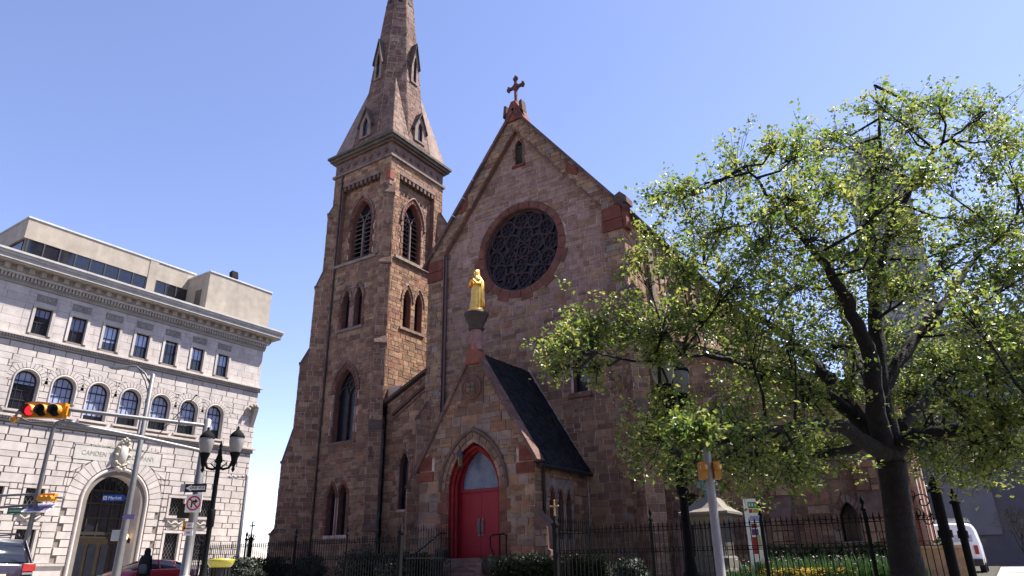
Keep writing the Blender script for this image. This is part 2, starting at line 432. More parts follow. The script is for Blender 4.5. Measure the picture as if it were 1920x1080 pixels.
# rose tracery
rose = window_bits(PF, circle(GX+.02, RZ, RR+.02, 48), .40, church, 'glass_lead', 'rose_window')
mb = MB(); TC = (.060, .040, .043)
def ring(mb, cx, cz, r, w, h=-.30, n=20): mb.tube([PF.p(cx+r*math.cos(2*math.pi*i/n), cz+r*math.sin(2*math.pi*i/n), h) for i in range(n)], w, 5, TC, closed=True)
ring(mb, GX+.02, RZ, RR-.05, .085, -.28, 40); ring(mb, GX+.02, RZ, .36, .05); ring(mb, GX+.02, RZ, .18, .04)
def foil(cx, cz, r, rot, nf=5):
    ring(mb, cx, cz, r, .055, -.27)
    for q in range(nf):
        w = rot+2*math.pi*q/nf; ring(mb, cx+r*.56*math.cos(w), cz+r*.56*math.sin(w), r*.33, .028, -.3, 10)
for q in range(6):
    w = 2*math.pi*q/6+.3; foil(GX+.02+.84*math.cos(w), RZ+.84*math.sin(w), .41, w)
for q in range(12):
    w = 2*math.pi*q/12+.04; foil(GX+.02+1.66*math.cos(w), RZ+1.66*math.sin(w), .41, w)
mb.build('tracery', M['stone'], rose)
sl = window_bits(PF, slit_h, .28, church, 'glass_dark', 'slit_window')
mb = MB()
for k in range(6): mb.obox(PF.p(GX+.06, 20.4+k*.2, -.17), (.21, 0, 0), (0, .06, -.05), (0, .008, .01), (.05, .06, .05))
mb.build('louvres', M['paint'], sl)
lay(PF, [(GX-.35, 20.08), (GX+.48, 20.08), (GX+.48, 20.22), (GX-.35, 20.22)], nave_wall, jit(RED, rs), .1)
voussoirs(PF, GX+.06, .23, 21.25, 21.75, .14, nave_wall, pal_trim, rs, 3, .04); jambs(PF, GX+.06, .23, 20.25, 21.25, .12, nave_wall, pal_trim, rs, .03)
lw = window_bits(PF, lan_h, .33, church, 'glass_dark', 'lancet_window')
lay(PF, [(-14.3, 7.5), (-13.15, 7.5), (-13.15, 7.72), (-14.3, 7.72)], nave_wall, jit(TRIM, rs), .12)
voussoirs(PF, -13.72, .34, 9.6, 10.3, .16, nave_wall, pal_trim, rs, 4, .04)
# side walls, back and roof of the nave
SF = Fr((XR, 0, 0), (0, 1, 0))
YB = 60.0
mb = MB(); clere = [arch(31.0+5.4*k, .72, 12.3, 13.2, 14.1, 6) for k in range(5)]
wall_sheet(mb, SF, [(YF, .2), (YB, .2), (YB, 15.95), (YF, 15.95)], [(h, .4) for h in clere], 0, MORT, (0.222, 0.148, 0.118))
nave_side = mb.build('nave_side_wall', M['stone'], church)
lit_pal = pal_stone
coursed(SF, [(YF, 9.4), (44, 9.4), (44, 15.6), (YF, 15.6)], [arch(31.0+5.4*k, .95, 12.1, 13.2, 14.45, 6) for k in range(3)], nave_side, lit_pal, rs, (.2, .4), (.3, .8))
for k, h in enumerate(clere):
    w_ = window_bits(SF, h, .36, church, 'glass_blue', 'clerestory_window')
    mb = MB(); c_ = 31.0+5.4*k
    bar(mb, SF, [(c_, 12.3), (c_, 13.3)], .04, -.25, TRIM); bar(mb, SF, [(c_, 13.3), (c_-.36, 13.75)], .03, -.25, TRIM); bar(mb, SF, [(c_, 13.3), (c_+.36, 13.75)], .03, -.25, TRIM)
    mb.build('tracery', M['stone'], w_)
    if k < 3: voussoirs(SF, c_, .72, 13.2, 14.1, .2, nave_side, pal_trim, rs, 5, .05)
for y in (28.2, 33.9, 39.3):                                       # pilaster strips and downpipes between the bays
    MB().box(XR, XR+.22, y-.28, y+.28, 9.4, 15.4, (0.185, 0.122, 0.100)).build('pilaster', M['stone'], church)
mb = MB(); mb.tube([(XR+.3, 28.75, 9), (XR+.3, 28.75, 15.7)], .06, 8, (.16, .10, .08)); mb.tube([(XR+.3, 34.5, 9), (XR+.3, 34.5, 15.7)], .06, 8, (.05, .045, .045))
mb.build('downpipe', M['paint'], church)
mb = MB(); LFr = Fr((XL, 0, 0), (0, -1, 0))
wall_sheet(mb, LFr, [(-YB, .2), (-YF, .2), (-YF, 15.95), (-YB, 15.95)], [], 0, MORT)
wall_sheet(mb, Fr((0, YB, 0), (-1, 0, 0)), [(-XR, .2), (-XL, .2), (-XL, ZK), (-GX, ZA), (-XR, ZK)], [], 0, MORT)
mb.build('rear_wall', M['stone'], church)
mb = MB()
for sx in (1, -1):
    a = [(GX, YF+.45, ZA-.12), (GX+sx*(HW+.42), YF+.45, ZK-.42), (GX+sx*(HW+.42), YF+.45, ZK-.60), (GX, YF+.45, ZA-.34)]
    mb.prism(a, (0, YB-YF, 0), (.045, .045, .05))
roof = mb.build('nave_roof', M['slate'], church)
mb = MB()
for sx in (1, -1): mb.tube([(GX+sx*(HW+.44), YF+.3, ZK-.52), (GX+sx*(HW+.44), YB, ZK-.52)], .09, 8, (.03, .03, .034))
mb.build('gutter', M['paint'], roof)
# copings of the gable
mb = MB()
for sx in (1, -1):
    d = Vector((sx*1.0, 0, -SL)).normalized(); nrm = Vector((sx*SL, 0, 1)).normalized()
    p0 = Vector((GX-sx*.05, YF+.22, ZA+.12)); L = math.hypot(HW+.35, (HW+.35)*SL); nseg = 9
    for k in range(nseg):
        a = p0+d*(L*k/nseg+.012); b = p0+d*(L*(k+1)/nseg-.012); c = (a+b)/2
        mb.obox(c, d*(L/nseg/2-.012), (0, .42, 0), nrm*.075, jit((.13, .075, .065), rs, .2))
mb.build('coping', M['stone'], church)
mb = MB()                                                          # red apex stone under the cross, gablets on the kneelers
mb.prism([(GX-.62, YF-.14, ZA-.62), (GX+.62, YF-.14, ZA-.62), (GX+.36, YF-.14, ZA+.15), (GX+.13, YF-.14, ZA+.62), (GX-.13, YF-.14, ZA+.62), (GX-.36, YF-.14, ZA+.15)], (0, .75, 0), RED)
for sx in (1, -1): mb.prism([(GX+sx*.42, YF-.18, ZA+.0), (GX+sx*.64, YF-.18, ZA-.25), (GX+sx*.56, YF-.18, ZA+.5), (GX+sx*.40, YF-.18, ZA+.42)], (0, .4, 0), (.10, .06, .05))
mb.build('apex_stone', M['stone'], church)
mb = MB()
e = XR+.12
mb.prism([(e-.45, YF-.10, 16.05), (e+.2, YF-.10, 16.0), (e+.2, YF-.10, 16.3), (e-.1, YF-.10, 16.62), (e-.45, YF-.10, 16.45)], (0, .7, 0), (.13, .08, .07))
mb.box(e-.08, e+.10, YF-.04, YF+.5, 14.8, 16.0, RED)
mb.build('kneeler', M['stone'], church)
# cross on the apex: botonny arms
mb = MB(); CCc = (.12, .055, .05); z0 = ZA+.6; yc = YF+.18
mb.lathe([(.22, 0), (.2, .18), (.12, .3), (.10, .75)], (GX, yc, z0-.1), 8, CCc)
mb.box(GX-.075, GX+.075, yc-.09, yc+.09, z0+.5, z0+1.95, CCc); mb.box(GX-.55, GX+.55, yc-.085, yc+.085, z0+1.22, z0+1.38, CCc)
for dx, dz in ((0, 1.95), (-.55, 1.3), (.55, 1.3)):
    for ex, ez in ((.10, 0), (-.10, 0), (0, .12), (0, -.02), (.0, -.10)):
        mb.lathe([(.085, -.08), (.095, 0), (.085, .08)], (GX+dx+ex*(1 if dx == 0 else .6), yc, z0+dz+ez), 8, CCc)
mb.obox((GX, yc, z0+1.3), (.17, 0, .17), (0, .075, 0), (-.17, 0, .17), CCc)
mb.v = [(GX+(x-GX)*.84, yc+(y-yc)*.84, z0-.1+(z-z0+.1)*.88) for x, y, z in mb.v]; mb.build('finial_cross', M['stone'], church)

def diag_buttress(cx, cy, dx, dy, w, stages, parent, pal, cap=True):
    # stages: (z0, z1, projection); each ends in a sloped weathering against the next
    d = Vector((dx, dy, 0)).normalized(); s = Vector((-d.y, d.x, 0)); c = Vector((cx, cy, 0)); mb = MB()
    for i, (z0, z1, p) in enumerate(stages):
        pn = stages[i+1][2] if i+1 < len(stages) else 0.0
        zn = stages[i+1][0] if i+1 < len(stages) else z1+.8
        A = [c-d*.35, c+d*p]
        prof = [A[0]+Vector((0, 0, z0)), A[1]+Vector((0, 0, z0)), A[1]+Vector((0, 0, z1)), c+d*pn+Vector((0, 0, zn)), A[0]+Vector((0, 0, zn))]
        mb.prism([q-s*w/2 for q in prof], s*w, MORT)
        # projecting drip cap at the foot of the weathering
        q = c+d*p+Vector((0, 0, z1))
        mb.obox(q+d*(-.06)+Vector((0, 0, .03)), d*.13, s*(w/2+.05), (0, 0, .06), jit((.17, .105, .08), rs))
        mb.obox((q+c+d*pn+Vector((0, 0, zn)))/2, ((c+d*pn+Vector((0, 0, zn)))-q)*.5, s*(w/2+.035), Vector((0, 0, .035))+d*.03, jit((.15, .092, .07), rs))
    o = mb.build('buttress', M['stone'], parent)
    for i, (z0, z1, p) in enumerate(stages):
        e = Fr(c+d*p-s*w/2*1.0, s) if s.cross(Vector((0, 0, 1))).dot(d) > 0 else Fr(c+d*p+s*w/2, -s)
        coursed(e, [(0, z0), (w, z0), (w, z1-.05), (0, z1-.05)], [], o, pal, rs, (.22, .4), (.3, .6), (.015, .03))
        for sg in (1, -1):
            o2 = c+s*sg*w/2
            f = Fr(o2, d) if d.cross(Vector((0, 0, 1))).dot(s*sg) > 0 else Fr(o2+d*p, -d)
            pn = stages[i+1][2] if i+1 < len(stages) else 0.0
            zn = stages[i+1][0] if i+1 < len(stages) else z1+.8
            q0, q1, q2 = (-.3, p, pn) if f.u.dot(d) > 0 else (p+.3, 0, p-pn)
            coursed(f, [(q0, z0), (q1, z0), (q1, z1), (q2, zn), (q0, zn)], [], o, pal, rs, (.22, .4), (.3, .7), (.015, .03))
    return o
NB = [(.2, 4.3, 1.0), (4.9, 7.7, .62), (8.6, 11.6, .4)]
diag_buttress(XL+.1, YF+.1, -1, -1, .62, [(.2, 4.3, .85), (5.3, 7.6, .5)], church, pal_stone)
diag_buttress(XR-.1, YF+.1, 1, -1, .72, [(.2, 6.0, 1.15), (6.9, 11.0, .75)], church, pal_stone)
mb = MB()                                                          # gablet on the right buttress head
d = Vector((.7071, -.7071, 0)); s = Vector((.7071, .7071, 0)); c = Vector((XR-.1, YF+.1, 0))+d*.80
mb.prism([c-s*.42+Vector((0, 0, 11.0)), c+s*.42+Vector((0, 0, 11.0)), c+Vector((0, 0, 11.95))], -d*.75, (.15, .095, .08))
mb.build('gablet', M['stone'], church)
mb = MB(); mb.tube([(pl+.12, YF+.1, 4.5), (pl+.12, YF+.1, 16.1)], .065, 8, (.10, .06, .05))
mb.build('downpipe', M['paint'], church)

# --- left aisle front between nave and tower
TX0, TX1, TY0, TY1 = -30.5, -25.62, 25.6, 30.48
AF = Fr((0, YF+.2, 0), (1, 0, 0))
mb = MB(); z_l, z_r = 8.45, 10.0
ah = arch(-23.75, .3, 3.4, 5.4, 6.1, 5)
AX = TX1+.52
wall_sheet(mb, AF, [(AX, .2), (XL, .2), (XL, z_r), (AX, z_l+.27)], [(ah, .3)], 0, MORT, TRIM)
aisle = mb.build('aisle_wall', M['stone'], church)
coursed(AF, [(AX, .3), (XL, .3), (XL, z_r-.1), (AX, z_l+.17)], [arch(-23.75, .42, 3.3, 5.4, 6.3, 5)], aisle, pal_stone, rs, (.22, .4), (.3, .75))
window_bits(AF, ah, .28, church, 'glass_dark', 'lancet_window')
voussoirs(AF, -23.75, .3, 5.4, 6.1, .16, aisle, pal_trim, rs, 4, .05); jambs(AF, -23.75, .3, 3.4, 5.4, .16, aisle, pal_trim, rs)
mb = MB(); sl_ = (z_r-z_l)/(XL-TX1)
def rake(mb, x0, z0, x1, z1, y, dy, t, col):
    d = Vector((x1-x0, 0, z1-z0)); L = d.length; d.normalize(); n_ = Vector((-d.z, 0, d.x))
    mb.obox(Vector(((x0+x1)/2, y, (z0+z1)/2)), d*(L/2), (0, dy, 0), n_*t, col)
rake(mb, TX1-.1, z_l+.04, XL+.1, z_r+.08, YF+.2, .32, .07, (.10, .065, .055))
rake(mb, TX1+.95, z_l-.35, XL, z_r-.62, YF+.16, .1, .07, (.11, .06, .05)); rake(mb, TX1+.98, z_l-.58, XL, z_r-.85, YF+.17, .06, .04, (.19, .11, .085))
mb.build('aisle_coping', M['stone'], church)
mb = MB(); mb.tube([(TX1+.2, YF+.5, .3), (TX1+.2, YF+.5, z_l-.05)], .09, 8, (.02, .017, .017)); mb.box(TX1, AX+.01, YF+2.2, YF+2.3, .2, z_l+.2, (.05, .035, .03)); mb.obox((TX1+.22, YF+.45, z_l+.0), (.2, 0, 0), (0, .16, 0), (0, 0, .16), (.02, .017, .017)); mb.box(AX-.01, AX+.05, YF+.21, YF+2.2, .2, z_l+.2, (.12, .075, .06))  # dark panel behind the pipe paints in the gap's deep shadow
mb.build('downpipe', M['paint'], church)
mb = MB(); mb.prism([(TX1, YF+.4, z_l-.05), (XL, YF+.4, z_r-.05), (XL, YF+.4, z_r-.25), (TX1, YF+.4, z_l-.25)], (0, 22, 0), (.045, .045, .05))
mb.build('aisle_roof', M['slate'], church)
MB().box(TX1+.05, TX1+.9, TY0+.75, TY0+.85, z_l-.1, z_l+1.3, (.42, .43, .44)).build('flashing', M['paint'], church)

# --- right aisle / vestibule front
RX1 = -2.05; YR = 26.2
RF = Fr((0, YR, 0), (1, 0, 0)); mb = MB()
z_a, z_b = 9.9, 6.0
wh = arch(-7.95, .62, 4.1, 5.6, 6.55, 6); dh = arch(-9.35, .62, .3, 2.4, 3.3, 6); sh = arch(-4.05, .30, 1.4, 2.1, 2.65, 5)
wall_sheet(mb, RF, [(XR, .2), (RX1, .2), (RX1, z_b), (XR, z_a)], [(wh, .4), (dh, .5), (sh, .35)], 0, MORT, TRIM)
raisle = mb.build('vestibule_wall', M['stone'], church)
coursed(RF, [(XR, .3), (RX1-.45, .3), (RX1-.45, z_b), (XR, z_a)], [arch(-7.95, .85, 3.9, 5.6, 6.9, 6), arch(-9.35, .85, 0, 2.4, 3.6, 6), arch(-4.05, .45, 1.3, 2.1, 2.9, 5)], raisle, pal_stone, rs, (.26, .44), (.4, .9))
for hh, nm, gl in ((wh, 'aisle_window', 'glass_dark'), (sh, 'cellar_window', 'glass_dark')): window_bits(RF, hh, .36, church, gl, nm)
MB().prism([RF.p(a, b, -.42) for a, b in dh], RF.n*.05, (.03, .022, .02)).build('side_door', M['paint'], church)
for cx_, hw_, zs_, zp_, za_ in ((-7.95, .62, 4.1, 5.6, 6.55), (-9.35, .62, .3, 2.4, 3.3), (-4.05, .3, 1.4, 2.1, 2.65)):
    voussoirs(RF, cx_, hw_, zp_, za_, .22, raisle, pal_trim, rs, 5, .05); jambs(RF, cx_, hw_, zs_, zp_, .2, raisle, pal_trim, rs)
b = .3; k = 0                                                      # red quoins at the far right corner
RS = Fr((RX1, 0, 0), (0, 1, 0))
while b < z_b-.1:
    h = .46; w1, w2 = (.45, .9) if k % 2 else (.8, .5)
    lay(RF, [(RX1-w1, b), (RX1+.03, b), (RX1+.03, b+h), (RX1-w1, b+h)], raisle, jit((.25, .075, .045), rs), .06, name='quoin')
    b += h; k += 1
mb = MB(); wall_sheet(mb, RS, [(YR, .2), (30.4, .2), (30.4, z_b), (YR, z_b)], [], 0, MORT)
wall_sheet(mb, Fr((0, 30.4, 0), (-1, 0, 0)), [(-RX1, .2), (-XR, .2), (-XR, z_a), (-RX1, z_b)], [], 0, MORT)
rside = mb.build('vestibule_side_wall', M['stone'], church)
coursed(RS, [(YR, .3), (30.4, .3), (30.4, z_b), (YR, z_b)], [], rside, pal_stone, rs, (.3, .46), (.4, .9))
for y in (26.55, 28.0, 29.6): MB().box(RX1, RX1+.16, y-.2, y+.2, .3, z_b-.4, (.45, .30, .24)).build('pilaster', M['stone'], church)
mb = MB(); mb.prism([(XR, YR-.25, z_a+.12), (RX1+.3, YR-.25, z_b+.0), (RX1+.3, YR-.25, z_b-.14), (XR, YR-.25, z_a-.02)], (0, 4.6, 0), (.04, .04, .045))
mb.build('vestibule_roof', M['slate'], church)
for x in (-6.1, -3.3):
    mb = MB(); mb.prism([(x-.35, YR, .2), (x-.35, YR-.65, .2), (x-.35, YR-.65, 2.2), (x-.35, YR-.3, 2.9), (x-.35, YR-.3, 3.9), (x-.35, YR, 4.4)], (.7, 0, 0), (.15, .09, .068))
    bo = mb.build('buttress', M['stone'], church)
    bf = Fr((0, YR-.65, 0), (1, 0, 0)); coursed(bf, [(x-.35, .3), (x+.35, .3), (x+.35, 2.2), (x-.35, 2.2)], [], bo, pal_stone, rs, (.3, .42), (.4, .7))
    bf = Fr((0, YR-.3, 0), (1, 0, 0)); coursed(bf, [(x-.35, 2.95), (x+.35, 2.95), (x+.35, 3.9), (x-.35, 3.9)], [], bo, pal_stone, rs, (.3, .42), (.4, .7))

# --- bell tower
TCX, TCY, TZ = (TX0+TX1)/2, (TY0+TY1)/2, 24.1
faces = [Fr((0, TY0, 0), (1, 0, 0)), Fr((TX1, 0, 0), (0, 1, 0)), Fr((0, TY1, 0), (-1, 0, 0)), Fr((TX0, 0, 0), (0, -1, 0))]
cents = [TCX, TCY, -TCX, -TCY]; HT = (TX1-TX0)/2
mb = MB(); SINK = .30; holes_all = []
for k in range(4):
    f, c = faces[k], cents[k]
    ol = [(c-HT, .2), (c+HT, .2), (c+HT, TZ), (c-HT, TZ)]
    pan = [(c-1.62, 17.62), (c+1.62, 17.62), (c+1.62, 23.05), (c-1.62, 23.05)]
    t1, t2 = arch(c-.5, .31, 13.45, 15.1, 15.85, 6), arch(c+.5, .31, 13.45, 15.1, 15.85, 6)
    big = arch(c, .80, 7.05, 9.7, 11.05, 7)
    b1, b2 = arch(c-.42, .30, 2.35, 4.15, 4.85, 6), arch(c+.42, .30, 2.35, 4.15, 4.85, 6)
    hl = [(pan, SINK), (t1, .42), (t2, .42)]+([(big, .45), (b1, .4), (b2, .4)] if k == 0 else [])
    wall_sheet(mb, f, ol, hl, 0, MORT, (0.185, 0.092, 0.070))
    pf = Fr(f.o-f.n*SINK, f.u)
    bel = arch(c, .80, 17.62, 20.3, 21.8, 7)
    wall_sheet(mb, pf, pan, [(bel, .45)], 0, MORT, (0.200, 0.089, 0.067))
    holes_all.append((f, c, pf, pan, bel, t1, t2, big, b1, b2))
tower = mb.build('tower_wall', M['stone'], church)
tlit = pal_stone
DC = (.03, .028, .03)
for k in (0, 1):
    f, c, pf, pan, bel, t1, t2, big, b1, b2 = holes_all[k]
    pal = pal_stone if k == 0 else tlit
    big_o = arch(c, 1.05, 6.85, 9.7, 11.4, 7)
    hs = [[(c-1.62, 17.4), (c+1.62, 17.4), (c+1.62, 23.2), (c-1.62, 23.2)], arch(c-.5, .45, 13.3, 15.1, 16.1, 6), arch(c+.5, .45, 13.3, 15.1, 16.1, 6)]
    if k == 0: hs += [big_o, arch(c-.42, .42, 2.2, 4.15, 5.05, 6), arch(c+.42, .42, 2.2, 4.15, 5.05, 6)]
    coursed(f, [(c-HT, .3 if k == 0 else 7.5), (c+HT, .3 if k == 0 else 7.5), (c+HT, TZ), (c-HT, TZ)], hs, tower, pal, rs, (.2, .36), (.3, .75), (.012, .03))
    coursed(pf, pan, [arch(c, 1.08, 17.4, 20.3, 22.25, 7)], tower, pal, rs, (.2, .34), (.3, .7), (.012, .03))
    # corbel table across the head of the sunk panel
    mb = MB()
    mb.obox(f.p(c, 23.16, -.12), f.u*1.64, (0, 0, .10), f.n*.16, (0.222, 0.155, 0.126))
    for q in range(9): mb.obox(f.p(c-1.44+q*.36, 22.92, -.13), f.u*.09, (0, 0, .15), f.n*.15, jit((0.163, 0.096, 0.074), rs))
    mb.build('corbel_table', M['stone'], tower)
    # belfry window: red order, hood mould, mullion, louvres
    red = pal_red
    voussoirs(pf, c, .80, 20.3, 21.8, .2, tower, red, rs, 7, .06)
    jambs(pf, c, .80, 17.62, 20.3, .17, tower, red if k == 0 else tlit, rs, .05, .4)
    mb = MB()
    hood = arc_side(c, 1.04, 20.3, 22.16, 8, -1)+arc_side(c, 1.04, 20.3, 22.16, 8, 1)[::-1][1:]
    bar(mb, pf, hood, .065, .07, (0.222, 0.141, 0.115)); mb.ball(pf.p(c-1.04, 20.25, .06), .1, 8, 5, TRIM); mb.ball(pf.p(c+1.04, 20.25, .06), .1, 8, 5, TRIM)
    mb.build('hood_mould', M['stone'], tower)
    bw = window_bits(pf, bel, .44, church, 'glass_dark', 'belfry_window')
    mb = MB(); mb.obox(pf.p(c, 18.96, -.2), f.u*.055, (0, 0, 1.34), f.n*.08, (0.178, 0.133, 0.118))
    for sg in (1, -1): bar(mb, pf, [(c, 20.3), (c+sg*.2, 20.75), (c+sg*.42, 21.05)], .045, -.2, (0.163, 0.118, 0.104))
    mb.build('mullion', M['stone'], bw)
    lv = None
    for q in range(11):
        z = 17.85+q*.30
        w_ = .74 if z < 20.2 else .74-(z-20.2)*.48
        for sg in (1, -1):
            if w_ < .15: continue
            m2 = MB(); m2.obox(pf.p(c+sg*(w_+.06)/2, z, -.26), f.u*(w_-.06)/2, -f.n*.12+Vector((0, 0, .07)), f.n*.008+Vector((0, 0, .014)), jit((0.148, 0.126, 0.115), rs, .3))
            m2.build('louvre', M['paint'], bw)
    mb = MB(); mb.obox(f.p(c, 17.52, -.05), f.u*1.75, (0, 0, .09), f.n*.2, (0.266, 0.207, 0.170)); mb.build('sill', M['stone'], tower)
    # paired lancets
    for h_, cc in ((t1, c-.5), (t2, c+.5)):
        voussoirs(f, cc, .31, 15.1, 15.85, .16, tower, pal_trim if k == 0 else tlit, rs, 4, .045); 
        lw = window_bits(f, h_, .40, church, 'glass_lead', 'lancet_window')
    jambs(f, c, .81, 13.45, 15.1, .16, tower, red if k == 0 else tlit, rs, .035, .42)
    for q in range(4): lay(f, [(c-.185, 13.47+q*.41), (c+.185, 13.47+q*.41), (c+.185, 13.87+q*.41), (c-.185, 13.87+q*.41)], tower, pal_trim(rs) if k == 0 else tlit(rs, 0, 0), .03)
    mb = MB()
    for cc in (c-.5, c+.5):
        hood = arc_side(cc, .48, 15.1, 16.12, 6, -1)+arc_side(cc, .48, 15.1, 16.12, 6, 1)[::-1][1:]
        mb = MB(); bar(mb, f, hood, .05, .05, (0.200, 0.133, 0.111)); mb.build('hood_mould', M['stone'], tower)
    mb = MB(); mb.obox(f.p(c, 13.36, .0), f.u*1.05, (0, 0, .08), f.n*.1, (0.229, 0.167, 0.137))
    mb.build('sill', M['stone'], tower)
f, c, pf, pan, bel, t1, t2, big, b1, b2 = holes_all[0]
voussoirs(f, c, .80, 9.7, 11.05, .24, tower, pal_red, rs, 7, .06)
jambs(f, c, .80, 7.05, 9.7, .16, tower, pal_trim, rs, .035, .42)
mb = MB(); hood = arc_side(c, 1.08, 9.7, 11.45, 8, -1)+arc_side(c, 1.08, 9.7, 11.45, 8, 1)[::-1][1:]
bar(mb, f, hood, .06, .06, (0.192, 0.118, 0.096)); mb.obox(f.p(c, 6.96, 0), f.u*1.05, (0, 0, .09), f.n*.1, (0.185, 0.111, 0.089))
mb.build('hood_mould', M['stone'], tower)
bwn = window_bits(f, big, .42, church, 'glass_lead', 'traceried_window')
mb = MB(); TCC = (.075, .055, .05)
mb.obox(f.p(c, 8.3, -.32), f.u*.05, (0, 0, 1.25), f.n*.06, TCC)
for sg in (1, -1):
    l_ = arc_side(c+sg*.4, .38, 9.45, 10.1, 6, -1)+arc_side(c+sg*.4, .38, 9.45, 10.1, 6, 1)[::-1][1:]; bar(mb, f, l_, .04, -.32, TCC)
for q in range(3):
    w = math.pi/2+q*2*math.pi/3; mb.tube([f.p(c+.17*math.cos(w)+.17*math.cos(2*math.pi*i/12), 10.3+.17*math.sin(w)+.17*math.sin(2*math.pi*i/12), -.32) for i in range(12)], .032, 5, TCC, closed=True)
mb.build('tracery', M['stone'], bwn)
for h_, cc in ((b1, c-.42), (b2, c+.42)):
    voussoirs(f, cc, .30, 4.15, 4.85, .16, tower, pal_red, rs, 4, .05); window_bits(f, h_, .38, church, 'glass_dark', 'lancet_window')
jambs(f, c, .72, 2.35, 4.15, .2, tower, pal_red, rs, .04, .4)
MB().tube([f.p(c, 2.35, -.06), f.p(c, 4.2, -.06)], .1, 10, (0.222, 0.118, 0.089)).build('colonnette', M['stone'], tower)
mb = MB()
for z0, z1, o_, col in ((23.95, 24.10, .13, (0.202, 0.148, 0.124)), (24.10, 24.16, .06, (0.148, 0.101, 0.083)), (24.98, 25.12, .16, (0.160, 0.101, 0.077)), (25.12, 25.30, .30, (0.128, 0.104, 0.084)), (25.30, 25.46, .42, (0.104, 0.096, 0.076)), (25.46, 25.56, .30, (0.118, 0.101, 0.083))):
    mb.box(TX0-o_, TX1+o_, TY0-o_, TY1+o_, z0, z1, col)
mb.box(TX0, TX1, TY0, TY1, 24.16, 24.98, (0.172, 0.118, 0.098))
cor = mb.build('tower_cornice', M['stone'], church)
for k in (0, 1):                                                   # round bosses of the frieze
    f, c = faces[k], cents[k]
    for q in range(7):
        mb = MB(); mb.tube([f.p(c-1.98+q*.66, 24.55, 0), f.p(c-1.98+q*.66, 24.55, .07)], .15, 10, jit((.17, .085, .07), rs)); mb.build('boss', M['stone'], cor)
mb = MB(); fz = faces[0]
mb.box(TX1-.28, TX1+.10, TY0-.10, TY0+.28, 22.35, 22.9, (0.266, 0.089, 0.059)); mb.box(TX1-.20, TX1+.06, TY0-.06, TY0+.2, 22.0, 22.35, (0.244, 0.163, 0.133))
mb.build('corner_bracket', M['stone'], tower)
mb = MB(); mb.tube([(-29.72, TY0-.09, .4), (-29.72, TY0-.09, 23.9)], .055, 8, (.04, .023, .019)); mb.build('downpipe', M['paint'], church)
TBS = [(.2, 2.45, 1.75), (2.75, 6.1, 1.55), (7.9, 11.6, 1.12), (12.5, 16.3, .70), (17.3, 21.2, .36)]
diag_buttress(TX0+.12, TY0+.12, -1, -1, .72, TBS, church, pal_stone)
diag_buttress(TX1-.12, TY0+.12, 1, -1, .62, [(.2, 2.45, 1.25), (2.75, 7.2, .85), (7.8, 11.9, .60), (12.4, 16.7, .42), (17.2, 21.3, .26)], church, pal_stone)
diag_buttress(TX1-.12, TY1-.12, 1, 1, .62, [(10, 16.3, .70), (17.3, 21.2, .5)], church, tlit)

# --- spire: flared octagon on a square, broaches at the corners, lucarnes
Z0, Z1, Z2 = 25.5, 29.6, 48.4
A0, A1 = 2.5, 1.83
mb = MB()
def octv(a, z): r = a/math.cos(math.pi/8); return [Vector((TCX+r*math.cos(math.pi/8+k*math.pi/4), TCY+r*math.sin(math.pi/8+k*math.pi/4), z)) for k in range(8)]
o0, o1 = octv(A0, Z0), octv(A1, Z1)
ap = Vector((TCX, TCY, Z2))
mb.add(o0+o1+[ap], [(k, (k+1) % 8, 8+(k+1) % 8, 8+k) for k in range(8)]+[(8+k, 8+(k+1) % 8, 16) for k in range(8)], MORT)
spire = mb.build('spire', M['stone'], church)
band = [0]
def pal_spire(rg, a, b):
    k = int((b+100)/1.1) % 3
    return jit(rg.choice([(0.181, 0.115, 0.089), (0.207, 0.133, 0.104), (0.148, 0.089, 0.068), (.15, .088, .068)] if k else [(.145, .083, .065), (.17, .10, .078), (0.163, 0.100, 0.078)]), rg, .15)
for k in range(8):
    for lo, hi in (((o0[k], o0[(k+1) % 8]), (o1[k], o1[(k+1) % 8])), ((o1[k], o1[(k+1) % 8]), (ap, ap))):
        m0 = (lo[0]+lo[1])/2; m1 = (hi[0]+hi[1])/2; u = (lo[1]-lo[0]).normalized(); v = (m1-m0).normalized()
        if (m0-Vector((0, 0, m0.z))).normalized().dot(Vector((1, 0, 0))) > 9: continue
        f = Fr(m0, u, v); w0 = (lo[1]-lo[0]).length/2; w1 = (hi[1]-hi[0]).length/2; L = (m1-m0).length
        if f.n.dot(Vector((0, 0, EYE))-m0) < 0: continue
        hs = [circle(0, 38.6-29.6+.05, .12, 10)] if lo[0].z > 26 else []
        coursed(f, [(-w0, 0), (w0, 0), (w1+.001, L), (-w1-.001, L)], hs, spire, pal_spire, rs, (.26, .42), (.35, .8), (.01, .03), .01)
mb = MB()
for dx, dy in ((1, -1), (-1, -1), (1, 1), (-1, 1)):               # broaches
    h = 2.58; cz = Vector((TCX+dx*h, TCY+dy*h, Z0)); w = A0*math.tan(math.pi/8)
    p1 = Vector((TCX+dx*h, TCY+dy*w*.95, Z0)); p2 = Vector((TCX+dx*w*.95, TCY+dy*h, Z0))
    tipz = 31.2; ta = (A1*(Z2-tipz)/(Z2-Z1))+.02; t = Vector((TCX+dx*ta*.7071, TCY+dy*ta*.7071, tipz))
    q = [p1, cz, p2] if dx*dy < 0 else [p2, cz, p1]
    mb.add([cz, p1, p2, t], [(0, 1, 3), (2, 0, 3), (1, 2, 3)], (0.237, 0.170, 0.141))
    if (dx, dy) == (1, -1):
        BROACH = (cz, p1, p2, t)
brc = mb.build('broach', M['stone'], spire)
cz, p1, p2, t = BROACH
